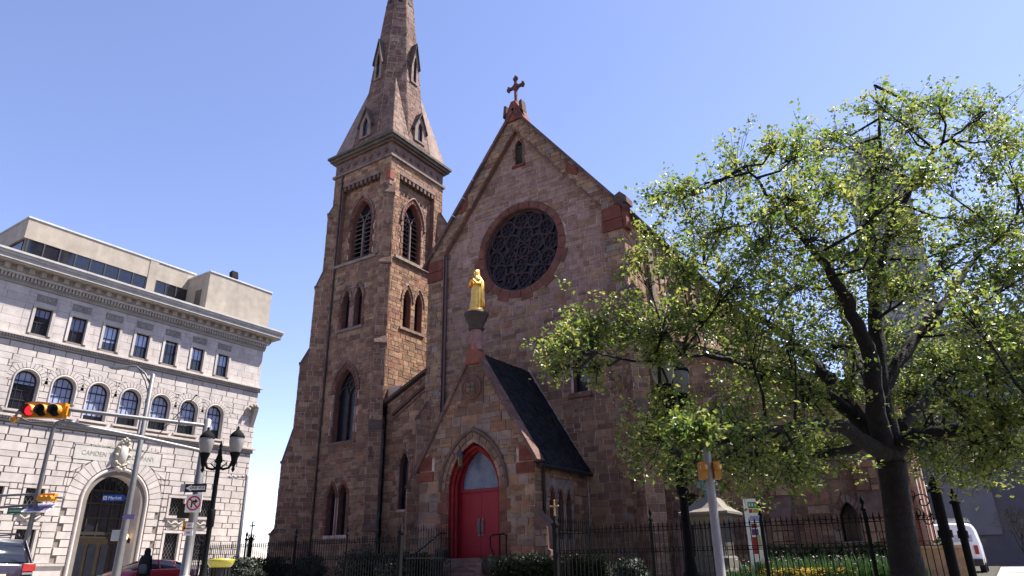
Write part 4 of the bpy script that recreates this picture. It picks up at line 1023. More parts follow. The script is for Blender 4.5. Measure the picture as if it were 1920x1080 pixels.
MB().tube([(BX-1.0, 32.6, 23.97), (BX-1.0, 32.6, 24.5)], .06, 8).build('stem', M['iron'], fl)
MB().obox((BX-1.0, 32.6, 24.75), (.2, 0, .06), (0, .3, 0), (-.08, 0, .32)).build('lamp_head', M['iron'], fl)
mb = MB(); mb.tube([(BX+.25, PC+2.2, 10.2), (BX+2.3, PC+3.3, 12.9)], .035, 6, (.04, .035, .03))
fp = thing('flagpole', 'dark slanting flagpole over the bank portal', 'flagpole', (BX+.25, PC+2.2, 10.2)); mb.build('pole', M['paint'], fp)
MB().ball((BX+2.32, PC+3.32, 12.92), .08, 8, 5).build('ball_finial', M['bronze'], fp)
wlm = thing('wall_lamp', 'lit warm wall lamp beside the bank doors', 'lamp', (BX-.5, PC+1.6, 2.9))
MB().obox((BX-.5, PC+1.72, 2.75), (.03, 0, 0), (0, .08, 0), (0, 0, .16)).build('bracket', M['bronze'], wlm)
MB().lathe([(.10, -.16), (.14, .1), (.08, .18)], (BX-.5, PC+1.5, 3.0), 10).build('lamp_glass', M['lamp_warm'], wlm)
# ------------------------------------------------------------------ far buildings
cityt = thing('office_tower', 'tall pale grey stone tower far behind the street tree', 'building', (-5.6, 150, 0))
mb = MB(); GR = (.23, .225, .225)  # distance haze put into the wall grey and the faint windows
mb.box(-11, 0.0, 146, 157, 0, 74, GR); mb.box(-9.6, -1.4, 147.4, 155.6, 74, 81, GR); mb.box(-8.2, -2.8, 148.8, 154.2, 81, 86, GR)
mb.build('shaft', M['grey_wall'], cityt)
mb = MB()
for x in (-9.2, -7.2, -5.5, -3.8, -1.8):
    for k in range(22): mb.box(x-.38, x+.38, 145.96, 146.1, 8+k*3.1, 9.9+k*3.1, (.13, .13, .14))
mb.build('window_rows', M['paint'], cityt, kind='stuff')
for z in (73.6, 80.6): MB().box(-11.2 if z < 80 else -9.8, .2 if z < 80 else -1.2, 145.8 if z < 80 else 147.2, 157, z, z+.7, (.26, .255, .25)).build('cornice', M['grey_wall'], cityt)
dark = thing('office_block', 'dark grey modern office block behind the white van', 'building', (10, 76, 0))
mb = MB(); DK = (.075, .072, .085)
mb.box(-9.7, 46, 76, 110, 0, 21.5, DK); dw = mb.build('wall', M['grey_wall'], dark)
mb = MB(); mb.box(-9.8, 46, 75.9, 76.1, 21.3, 21.8, (.11, .11, .12)); mb.build('parapet', M['grey_wall'], dark)
MB().box(-4.3, .2, 75.85, 76.0, 2.6, 7.0, (.13, .13, .145)).build('wall_panel', M['grey_wall'], dark)
for z in (9.5, 14.5): MB().box(-9.7, 46, 75.9, 76.0, z, z+2.0).build('window_band', M['glass_dark'], dark)
lowb = MB()

# ------------------------------------------------------------------ statue over the porch
st = thing('statue', 'golden robed statue with joined hands on the porch gable pedestal', 'statue', (PX, PY+.12, 10.75))
def robe(mb, c, prof, col, n=40, k=9, amp=.05, tw=0.0, sc_=1.0):            # folded cloth: ellipse rings with pleats
    vs = []
    for i, (z, rx, ry, ox, f) in enumerate(prof):
        for j in range(n):
            w = 2*math.pi*j/n; r = 1+amp*f*math.sin(k*w+tw*z)+amp*.5*f*math.sin(2.3*k*w+1.7+z*2)
            vs.append((c[0]+ox+sc_*rx*r*math.cos(w), c[1]+sc_*ry*r*math.sin(w), c[2]+z))
    m_ = len(prof)
    mb.add(vs, [(i*n+j, i*n+(j+1) % n, (i+1)*n+(j+1) % n, (i+1)*n+j) for i in range(m_-1) for j in range(n)]+[list(range(n))[::-1], list(range((m_-1)*n, m_*n))], col, 0, True)
sc = (PX, PY+.12, 10.88)
mb = MB()
robe(mb, sc, [(0, .36, .32, 0, 1), (.08, .35, .31, 0, 1.3), (.4, .31, .27, .02, 1.4), (.8, .29, .24, .03, 1.3), (1.05, .30, .235, .02, 1), (1.25, .30, .23, 0, .8), (1.4, .285, .21, -.01, .5), (1.5, .20, .15, -.02, .3), (1.545, .10, .10, -.02, 0), (1.60, .085, .09, -.03, 0), (1.66, .105, .115, -.035, 0), (1.74, .115, .13, -.04, 0), (1.82, .105, .12, -.04, 0), (1.87, .06, .07, -.03, 0), (1.885, .01, .01, -.03, 0)], (.83, .55, .14), amp=.09, sc_=.82)
for sg in (1, -1): mb.tube([(sc[0]+sg*.22, sc[1]-.02, sc[2]+1.38), (sc[0]+sg*.245, sc[1]-.11, sc[2]+1.12), (sc[0]+sg*.14, sc[1]-.26, sc[2]+1.15), (sc[0]-.02+sg*.03, sc[1]-.29, sc[2]+1.36)], [.085, .10, .07, .035], 10, (.83, .55, .14))
mb.ball((sc[0]-.035, sc[1]-.125, sc[2]+1.72), .018, 6, 4, (.8, .5, .1))
mb.build('figure', M['gold'], st)
mb = MB()
robe(mb, sc, [(.12, .37, .20, .06, 1.4), (.5, .335, .20, .05, 1.2), (.95, .335, .21, .03, 1), (1.3, .325, .20, .01, .7), (1.48, .235, .165, -.01, .5), (1.58, .15, .13, -.02, .3), (1.7, .145, .14, -.03, .2), (1.82, .135, .14, -.03, .1), (1.91, .08, .09, -.02, 0), (1.93, .01, .01, -.02, 0)], (.9, .62, .2), 36, 8, .09, sc_=.82)
for i in range(len(mb.v)): x, y, z = mb.v[i]; mb.v[i] = (x, y+.09, z)
mb.build('veil', M['gold'], st)
mb = MB(); mb.lathe([(.36, -.13), (.40, -.1), (.40, -.03), (.36, 0)], sc, 20, (.83, .55, .14)); mb.build('plinth', M['gold'], st)
pdst = thing('statue_pedestal', 'dark bronze capital on a red stone shaft above the porch gable', 'pedestal', (PX, PY+.12, 9.1))
mb = MB(); mb.lathe([(.30, 0), (.28, .3), (.25, .85), (.26, .95)], (PX, PY+.12, 9.1), 12, (.27, .15, .13)); mb.build('shaft', M['stone'], pdst)
mb = MB(); mb.lathe([(.30, .88), (.36, .95), (.30, 1.02), (.32, 1.1), (.44, 1.35), (.52, 1.52), (.54, 1.6), (.5, 1.65)], (PX, PY+.12, 9.1), 14); mb.build('capital', M['capital'], pdst)
# lantern in the arch, handrails, planters
ln = thing('hanging_lantern', 'blue black lantern hanging inside the porch arch', 'lantern', (PX-.62, PY-.05, 4.9))
mb = MB(); mb.tube([(PX-.62, PY+.3, 5.2), (PX-.62, PY-.05, 5.15), (PX-.62, PY-.05, 4.95)], .018, 6, (.03, .03, .05)); mb.lathe([(.03, .12), (.13, -.02), (.15, -.06)], (PX-.62, PY-.05, 4.9), 8, (.04, .05, .10)); mb.lathe([(.10, -.46), (.03, -.52)], (PX-.62, PY-.05, 4.9), 8, (.03, .03, .05)); mb.build('cage', M['paint'], ln)
MB().lathe([(.09, -.45), (.125, -.07)], (PX-.62, PY-.05, 4.9), 8).build('lantern_glass', M['amber_glass'], ln)
for x, lab in ((-17.6, 'sloping black iron handrail left of the porch steps'),):
    hr = thing('handrail', lab, 'handrail', (x, 20.6, .2), 'iron handrails at the porch steps')
    mb = MB(); mb.tube([(x, 21.65, 2.0), (x, 21.35, 2.0), (x, 19.75, 1.15), (x, 19.6, 1.05)], .026, 8); mb.build('rail', M['iron'], hr)
    for y, z0, z1 in ((21.4, .9, 2.0), (19.8, .2, 1.15)): MB().tube([(x, y, z0), (x, y, z1)], .024, 8).build('post', M['iron'], hr)
hr = thing('handrail', 'short black iron hoop rail right of the porch steps', 'handrail', (-14.95, 21.4, .9), 'iron handrails at the porch steps')
MB().tube([(-14.62, 21.4, 1.0), (-14.62, 21.4, 1.83), (-14.7, 21.4, 1.88), (-15.2, 21.4, 1.86), (-15.32, 21.38, 1.78), (-15.22, 21.3, 1.4), (-15.0, 21.25, 1.1)], .026, 8).build('rail', M['iron'], hr)
MB().tube([(-14.9, 21.4, .9), (-14.9, 21.4, 1.86)], .022, 8).build('post', M['iron'], hr)
for i, (x, y, z, s_, lab) in enumerate(((PX-2.05, 21.3, .22, .28, 'black planter left of the church steps, farther from the door'), (PX-1.25, 21.5, .95, .2, 'small black planter beside the left jamb of the red doors'), (PX+1.15, 21.3, .62, .27, 'black planter right of the church steps'))):
    pt = thing('planter', lab, 'planter', (x, y, z), 'planters at the church door')
    hh = {0: .62, 1: .36, 2: .42}[i]
    mb = MB(); mb.prism([(x-s_*.8, y-s_*.8, z), (x+s_*.8, y-s_*.8, z), (x+s_*.8, y+s_*.8, z), (x-s_*.8, y+s_*.8, z)], (0, 0, hh), (.018, .018, .018)); mb.box(x-s_, x+s_, y-s_, y+s_, z+hh, z+hh+.07, (.022, .022, .022)); mb.build('pot', M['paint'], pt)
    MB().box(x-s_*.8, x+s_*.8, y-s_*.8, y+s_*.8, z+hh+.071, z+hh+.09, (.03, .02, .015)).build('soil', M['soil'], pt)

# ------------------------------------------------------------------ the iron fence with its open gate
FY = 17.2
pick_m = None
def picket_mesh(parent, h=1.48, z0=.3):
    mb = MB(); mb.box(-.009, .009, -.009, .009, 0, h-.1); mb.add([(-.022, 0, h-.12), (0, -.012, h-.12), (.022, 0, h-.12), (0, .012, h-.12), (0, 0, h+.02), (0, 0, h-.17)], [(0, 1, 4), (1, 2, 4), (2, 3, 4), (3, 0, 4), (1, 0, 5), (2, 1, 5), (3, 2, 5), (0, 3, 5)]); return mb
def post_part(parent, x, y, h, r=.035, cross=None):
    mb = MB(); mb.tube([(x, y, .1), (x, y, h)], r, 8); mb.lathe([(r*1.7, 0), (r*1.9, .03), (r, .07), (r*.6, .12), (r*1.5, .18), (r*1.1, .24), (.004, .32)], (x, y, h), 8)
    return mb.build('post', M['iron'], parent)
def fence_run(name, x0, x1, lab, first=None, posts=(), group=None):
    f = thing(name, lab, 'fence', ((x0+x1)/2, FY, .2), group)
    for z, r in ((.42, .018), (1.12, .016), (1.20, .012), (1.62, .016), (1.70, .012)): MB().box(x0, x1, FY-r, FY+r, z-r*.6, z+r*.6).build('rail', M['iron'], f)
    mb = MB(); x = x0+.06
    while x < x1: mb.lathe([(.018, -.012), (.03, 0), (.018, .012)], (x, FY, 1.16), 6); mb.lathe([(.018, -.012), (.03, 0), (.018, .012)], (x, FY, 1.66), 6); x += .12
    mb.build('rail_rings', M['iron'], f, kind='stuff')
    n = int((x1-x0)/.12); src = None
    for k in range(n):
        x = x0+.06+.12*k
        if src is None:
            src = picket_mesh(f).build('picket', M['iron'], f, local=True); src.location = Vector((x, FY, .34))-ORG[f.name]
        else: share('picket', src, f, (x, FY, .34))
    for p in posts: post_part(f, p, FY, 1.85)
    return f
f1 = fence_run('iron_fence', -10.05, -1.0, 'black iron picket fence right of the church gate, running to the tree', posts=(-7.3, -4.55, -2.35), group='iron fences before the church')
f2 = fence_run('iron_fence', -27.4, -15.85, 'black iron picket fence left of the church gate, below the bell tower', posts=(-26.4, -23.6, -20.8, -18.2), group='iron fences before the church')
for x, lab, gilt in ((-10.12, 'black iron gate post topped with a small dull gilt cross', True), (-15.8, 'black iron gate post left of the porch path', False), (-23.33, 'black iron fence post topped with a dark cross', False)):
    gp = thing('gate_post', lab, 'post', (x, FY, .2), 'iron gate posts')
    mb = MB(); mb.box(x-.06, x+.06, FY-.06, FY+.06, .1, 1.85); mb.box(x-.085, x+.085, FY-.085, FY+.085, 1.85, 1.9); mb.lathe([(.07, 0), (.04, .08), (.02, .2)], (x, FY, 1.9), 8); mb.build('shaft', M['iron'], gp)
    if x < -16:
        mb = MB()
        for w in range(6): mb.tube([(x+.1*math.cos(w), FY+.1*math.sin(w), 1.8), (x+.16*math.cos(w), FY+.16*math.sin(w), 1.98), (x+.1*math.cos(w), FY+.1*math.sin(w), 2.05)], .014, 5)
        mb.build('scrolls', M['iron'], gp)
    if x != -15.8:
        mb = MB(); zc = 2.1; mb.box(x-.018, x+.018, FY-.015, FY+.015, zc, zc+.40); mb.box(x-.12, x+.12, FY-.014, FY+.014, zc+.24, zc+.275)
        for dx, dz in ((0, .4), (-.12, .257), (.12, .257)): mb.ball((x+dx, FY, zc+dz), .026, 8, 5)
        mb.build('cross', M['dull_gilt'] if gilt else M['iron'], gp)
for x, lab in ((-15.7, 'open black iron gate leaf on the tower side of the path'), (-10.2, 'open black iron gate leaf on the tree side of the path')):
    gl = thing('gate_leaf', lab, 'gate', (x, FY+1.2, .2), 'open gate leaves of the church fence')
    for z in (.45, 1.1, 1.7): MB().box(x-.015, x+.015, FY+.12, FY+2.5, z-.015, z+.015).build('rail', M['iron'], gl)
    src = None
    for k in range(18):
        y = FY+.2+.13*k
        if src is None: src = picket_mesh(gl, 1.75).build('picket', M['iron'], gl, local=True); src.location = Vector((x, y, .34))-ORG[gl.name]
        else: share('picket', src, gl, (x, y, .34))
# tall end posts with finials and a scrolled panel
for x, y, h, r, lab in ((-.93, FY, 2.15, .10, 'tall thick black iron post with ball finial right of the tree'), (-.66, FY+.9, 1.95, .075, 'slimmer black iron post behind the tall finial post')):
    ep = thing('fence_end_post', lab, 'post', (x, y, .1), 'end posts of the iron fence')
    mb = MB(); mb.tube([(x, y, .1), (x, y, h)], r, 12); mb.tube([(x, y, 1.25), (x, y, 1.4)], r*1.35, 12); mb.lathe([(r*1.5, 0), (r*1.5, .04), (r*.6, .08), (r*1.1, .16), (r*.5, .25), (.01, .34)], (x, y, h), 10); mb.build('shaft', M['iron'], ep)
sp = thing('scroll_panel', 'black wrought iron scrollwork on the fence beside the tall end post', 'ironwork', (-1.35, FY, 1.7))
mb = MB()
def spiral(mb, cx, cz, r, sg, t0=0, turns=1.6, th=.012): mb.tube([(cx+sg*r*(1-i/30)*math.cos(t0+i/30*turns*6.28), FY+.03, cz+r*(1-i/30)*math.sin(t0+i/30*turns*6.28)) for i in range(26)], th, 5)
for cx, cz, r, sg, t0 in ((-1.55, 1.95, .16, 1, 0), (-1.2, 1.98, .17, -1, 0), (-1.38, 2.15, .12, 1, 1.5), (-1.6, 1.65, .12, -1, 2), (-1.15, 1.62, .13, 1, 2), (-1.38, 1.78, .14, 1, 3)): spiral(mb, cx, cz, r, sg, t0)
mb.build('scrolls', M['iron'], sp)

# ------------------------------------------------------------------ garden: monument, banner, beds, shrubs
mo = thing('monument', 'stone pedestal with sloping cap and green bronze bust behind the fence', 'monument', (-6.55, 19.65, .2))
LC = (.10, .088, .073); mx, my = -6.55, 19.65
def sq(mb, prof, col):
    n_ = len(prof); vs = []
    for w, z in prof: vs += [(mx-w, my-w, z), (mx+w, my-w, z), (mx+w, my+w, z), (mx-w, my+w, z)]
    mb.add(vs, [(i*4+j, i*4+(j+1) % 4, i*4+4+(j+1) % 4, i*4+4+j) for i in range(n_-1) for j in range(4)]+[(3, 2, 1, 0), tuple(range(n_*4-4, n_*4))], col)
mb = MB(); sq(mb, [(.62, .2), (.62, .62), (.52, .7), (.48, .95), (.42, 1.0)], LC); mb.build('base', M['limestone'], mo)
mb = MB(); sq(mb, [(.40, 1.0), (.38, 1.8)], (.13, .115, .10))
for k in range(7):
    for fx, fy in ((0, -1), (1, 0)): x_ = -.3+.1*k; mb.box(mx+(x_ if fx == 0 else .38)-.025, mx+(x_ if fx == 0 else .40)+.025, my+(-.40 if fx == 0 else x_)-.025, my+(-.38 if fx == 0 else x_)+.025, 1.02, 1.8, (.15, .135, .115))
mb.build('shaft', M['limestone'], mo)
mb = MB(); sq(mb, [(.42, 1.8), (.5, 1.88), (.53, 2.0), (.68, 2.06), (.68, 2.12), (.50, 2.22), (.36, 2.36), (.25, 2.5), (.2, 2.52)], (.17, .148, .12)); mb.build('cap', M['limestone'], mo)
mb = MB(); mb.lathe([(.12, 0), (.10, .12), (.16, .2), (.30, .34), (.28, .44), (.12, .52), (.09, .58), (.13, .66), (.15, .78), (.12, .90), (.03, .96)], (mx, my, 2.5), 14, (.1, .2, .2), sy=.75); mb.ball((mx, my-.12, 3.28), .03, 6, 4); mb.build('bust', M['verdigris'], mo)
bn = thing('banner_sign', 'white vertical banner panel with coloured picture blocks behind the fence', 'sign', (-4.87, 17.78, .2))
u_ = Vector((.83, .56, 0)).normalized(); bf = Fr(Vector((-4.87, 17.78, 0)), u_)
mb = MB(); mb.prism([bf.p(a, b, -.05) for a, b in ((-.2, .3), (.2, .3), (.2, 2.28), (-.2, 2.28))], bf.n*.08, (.78, .79, .78)); mb.build('panel', M['paint'], bn)
for a0, a1, b0, b1, col in ((-.12, .13, 2.06, 2.2, (.04, .25, .07)), (-.11, -.03, 1.95, 2.04, (.35, .03, .03)), (-.02, .13, 1.95, 2.04, (.45, .33, .05)), (-.11, .1, 1.76, 1.88, (.30, .33, .55)), (-.1, .03, 1.60, 1.70, (.25, .03, .05)), (-.11, .05, 1.44, 1.58, (.08, .05, .16)), (-.12, -.01, 1.02, 1.40, (.33, .02, .03)), (0, .08, 1.15, 1.44, (.38, .38, .22)), (.1, .19, .95, 1.5, (.12, .32, .28)), (-.15, -.03, .55, .84, (.03, .22, .09)), (-.01, .08, .55, .8, (.18, .08, .06)), (.1, .18, .6, .88, (.35, .2, .1))):
    MB().prism([bf.p(a, b, .03) for a, b in ((a0, b0), (a1, b0), (a1, b1), (a0, b1))], bf.n*.004, col).build('picture_block', M['paint'], bn)
for k in range(3): MB().prism([bf.p(a, b, .034) for a, b in ((-.1+.035*k*2, 2.10), (-.06+.035*k*2, 2.10), (-.06+.035*k*2, 2.17), (-.1+.035*k*2, 2.17))], bf.n*.003, (.6, .7, .6)).build('emblem', M['paint'], bn)
def tuft(mb, c, h, n, col, rg, spread=.12, w=.012):
    for _ in range(n):
        a = rg.uniform(0, 6.28); r = rg.uniform(0, spread); b = Vector(c)+Vector((math.cos(a)*r, math.sin(a)*r, 0)); l = h*rg.uniform(.6, 1.1)
        t = b+Vector((math.cos(a)*l*.3, math.sin(a)*l*.3, l)); s = Vector((-math.sin(a), math.cos(a), 0))*w; m_ = b+(t-b)*.55+Vector((0, 0, l*.08))
        mb.add([b-s, b+s, m_+s, t, m_-s], [(0, 1, 2, 4), (4, 2, 3)], jit(col, rg, .3))
rgd = random.Random(3)
def leafball(mb, c, r, n, col, rg, s=.05, flat=.8):
    for _ in range(n):
        d = Vector((rg.gauss(0, 1), rg.gauss(0, 1), rg.gauss(0, 1))).normalized(); p = Vector(c)+Vector((d.x*r, d.y*r, d.z*r*flat))*rg.uniform(.72, 1.04)*(1+.16*math.sin(d.x*5+c[0])*math.cos(d.z*6))
        a = Vector((rg.gauss(0, 1), rg.gauss(0, 1), rg.gauss(0, 1))).normalized(); b = a.cross(d).normalized()
        k = s*rg.uniform(.6, 1.3); mb.add([p-a*k, p+b*k*.5, p+a*k, p-b*k*.5], [(0, 1, 2, 3)], jit(col, rg, .35))
mb = MB()
vs = [(-3.0+1.4*math.cos(w)*1.5-.6, 18.6+.75*math.sin(w), .22) for w in [i*.2618 for i in range(24)]]
vt = [(-3.0+1.4*math.cos(w)*1.25-.6, 18.6+.55*math.sin(w), .5) for w in [i*.2618 for i in range(24)]]
mb.add(vs+vt, [(i, (i+1) % 24, 24+(i+1) % 24, 24+i) for i in range(24)]+[list(range(24, 48))], (.04, .035, .02)); mb.build('flower_mound', M['soil'], kind='structure')
mb = MB()
for _ in range(900):
    x, y = rgd.uniform(-5.6, -1.6), rgd.uniform(17.5, 19.6); tuft(mb, (x, y, .4 if abs(x+3.6) < 1.6 else .24), rgd.uniform(.2, .62), 7, rgd.choice([(.05, .11, .03), (.07, .14, .035), (.04, .08, .03)]), rgd)
for k in range(8): leafball(mb, (rgd.uniform(-5.4, -1.9), rgd.uniform(18.6, 19.8), .42), rgd.uniform(.22, .42), 240, (.04, .07, .03), rgd, .04)
mb.build('bed_planting', M['foliage'], kind='stuff')
mb = MB()
for _ in range(1500):
    x = rgd.gauss(-3.9, .55); y = rgd.uniform(17.4, 18.2); z = rgd.uniform(.42, .70)
    p = Vector((x, y, z)); k = rgd.uniform(.018, .035); col = rgd.choice([(.65, .42, .03), (.70, .50, .05), (.6, .28, .03)])
    for q in range(4): a = q*1.57+rgd.random(); mb.add([p, p+Vector((math.cos(a), math.sin(a), .35))*k, p+Vector((math.cos(a+.8), math.sin(a+.8), .55))*k], [(0, 1, 2)], jit(col, rgd, .2))
for _ in range(240):
    p = Vector((rgd.uniform(-5.5, -1.8), rgd.uniform(17.6, 19.4), rgd.uniform(.45, .95))); k = rgd.uniform(.02, .035)
    for q in range(4): a = q*1.57+rgd.random(); mb.add([p, p+Vector((math.cos(a), math.sin(a), .35))*k, p+Vector((math.cos(a+.8), math.sin(a+.8), .55))*k], [(0, 1, 2)], rgd.choice([(.7, .68, .6), (.6, .3, .4)]))
mb.build('flowers', M['foliage'], kind='stuff')
for i, (x, y, z, r, lab) in enumerate(((-20.6, 15.0, .62, .68, 'round dark clipped shrub behind the yellow bin'), (-19.3, 18.9, .75, .85, 'dark clipped shrub behind the fence under the tower windows'), (-17.4, 18.7, .65, .75, 'dark clipped shrub between the tower and the porch steps'), (-21.6, 18.6, .7, .7, 'dark clipped shrub by the left corner of the tower'), (-12.2, 19.2, .6, .6, 'dark low shrub right of the porch buttress'), (-8.6, 18.7, .55, .5, 'dark low shrub left of the stone monument'))):
    sh = thing('clipped_shrub', lab, 'shrub', (x, y, .15), 'dark clipped shrubs')
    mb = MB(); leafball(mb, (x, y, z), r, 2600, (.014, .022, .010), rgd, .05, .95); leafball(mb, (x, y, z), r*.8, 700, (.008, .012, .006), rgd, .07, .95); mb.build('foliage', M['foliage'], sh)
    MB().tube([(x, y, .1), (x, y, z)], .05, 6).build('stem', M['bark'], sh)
for x0, x1, y0, y1, h, lab in ((-27.0, -22.4, 17.9, 18.9, 1.15, 'dark hedge behind the fence at the far left of the tower'), (-20.2, -16.4, 19.3, 20.4, 1.2, 'dark hedge between the tower and the porch'), (-13.2, -9.2, 18.3, 19.5, 1.05, 'dark hedge behind the fence right of the porch'), (-5.6, -2.2, 20.6, 21.6, 1.15, 'dark hedge behind the flower bed')):
    hd = thing('hedge', lab, 'hedge', ((x0+x1)/2, (y0+y1)/2, .2), 'dark hedges in the churchyard'); mb = MB()
    for _ in range(int(1700*(x1-x0))):
        px, py, pz = rgd.uniform(x0, x1), rgd.uniform(y0, y1), rgd.uniform(.2, h)+.12*math.sin(px*2.1 if _ else 0)
        if rgd.random() < .6: py = y0+abs(rgd.gauss(0, .07))
        a = Vector((rgd.gauss(0, 1), rgd.gauss(0, 1), rgd.gauss(0, 1))).normalized(); b = a.cross(Vector((0, .7, .7))).normalized(); k = .055*rgd.uniform(.6, 1.3); p = Vector((px, py, pz))
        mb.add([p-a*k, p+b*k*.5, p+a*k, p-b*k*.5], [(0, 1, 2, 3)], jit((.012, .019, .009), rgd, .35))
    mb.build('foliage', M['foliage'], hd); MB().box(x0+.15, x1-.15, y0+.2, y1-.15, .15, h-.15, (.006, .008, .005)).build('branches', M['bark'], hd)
# ------------------------------------------------------------------ the street tree
def catmull(P, k=5):
    out = []
    for i in range(len(P)-1):
        p0, p1, p2, p3 = P[max(i-1, 0)], P[i], P[i+1], P[min(i+2, len(P)-1)]
        for s_ in range(k):
            t = s_/k; out.append([.5*((2*p1[j])+(-p0[j]+p2[j])*t+(2*p0[j]-5*p1[j]+4*p2[j]-p3[j])*t*t+(-p0[j]+3*p1[j]-3*p2[j]+p3[j])*t**3) for j in range(4)])
    return out+[list(P[-1])]
LIMBS=[[[-1.36,13.5,0.38,0.27],[-1.37,13.49,0.78,0.235],[-1.35,13.51,1.26,0.215],[-1.31,13.53,1.85,0.205],[-1.28,13.56,2.38,0.21]],[[-1.28,13.56,2.38,0.17],[-1.38,13.72,2.74,0.145],[-1.72,13.98,3.29,0.12],[-2.11,14.2,4.13,0.1],[-2.44,14.34,4.68,0.085],[-2.7,14.41,5.05,0.07],[-3.2,14.44,5.62,0.05],[-3.76,14.31,6.2,0.03],[-4.2,14.13,7.01,0.018]],[[-1.28,13.56,2.38,0.15],[-1.32,13.29,2.98,0.13],[-1.2,12.89,4.12,0.1],[-1.26,12.61,4.61,0.085],[-1.34,12.31,5.13,0.07],[-1.47,12.1,5.49,0.06],[-1.73,11.58,6.07,0.04],[-1.99,11.16,6.59,0.025],[-2.24,10.76,7.21,0.014]],[[-1.28,13.56,2.38,0.15],[-1.2,13.61,3.64,0.12],[-1.06,13.82,5.01,0.095],[-0.98,14.0,5.76,0.08],[-0.82,14.22,6.99,0.06],[-0.54,14.53,8.27,0.04],[-0.23,14.85,9.52,0.025],[-0.13,14.92,10.65,0.012]],[[-1.22,13.59,3.62,0.1],[-0.84,14.08,4.21,0.085],[-0.29,14.93,5.13,0.07],[0.07,15.41,5.56,0.06],[0.68,16.3,6.53,0.045],[1.3,17.07,7.27,0.032],[2.05,17.92,7.93,0.018]],[[-0.99,13.87,5.43,0.07],[-0.77,13.77,6.0,0.06],[-0.4,13.78,6.8,0.05],[0.02,13.82,7.45,0.04],[0.5,13.89,8.08,0.03],[0.94,13.95,8.35,0.02],[1.56,14.24,8.81,0.012]],[[-1.22,13.59,2.56,0.13],[-0.94,13.42,2.75,0.1],[-0.27,13.26,2.79,0.08],[0.19,13.09,2.78,0.065],[0.71,12.95,2.79,0.05],[1.22,12.81,2.93,0.03]],[[-1.26,13.57,2.47,0.12],[-1.54,12.78,2.68,0.1],[-1.71,12.07,2.85,0.08],[-2.04,11.25,2.79,0.06],[-2.47,10.36,2.61,0.04],[-2.94,9.57,2.41,0.026],[-3.43,9.0,2.24,0.014]],[[-1.72,13.98,3.29,0.09],[-2.12,13.24,3.69,0.08],[-2.57,12.46,3.94,0.065],[-2.85,11.91,3.99,0.05],[-3.28,11.26,4.06,0.035],[-3.73,10.73,4.08,0.026],[-4.25,10.14,3.9,0.018],[-4.78,9.67,4.06,0.01]],[[-1.04,13.95,3.04,0.09],[-0.36,15.61,4.04,0.07],[0.33,17.26,4.96,0.05],[1.23,18.82,5.94,0.03]],[[-1.37,13.85,3.45,0.08],[-1.57,15.16,4.35,0.06],[-1.83,16.31,5.61,0.045],[-2.03,17.14,7.24,0.03],[-2.08,17.59,8.89,0.015]],[[-1.54,12.78,2.68,0.07],[-2.18,13.55,2.64,0.05],[-3.04,14.18,2.79,0.035],[-3.84,14.25,3.09,0.02]]]
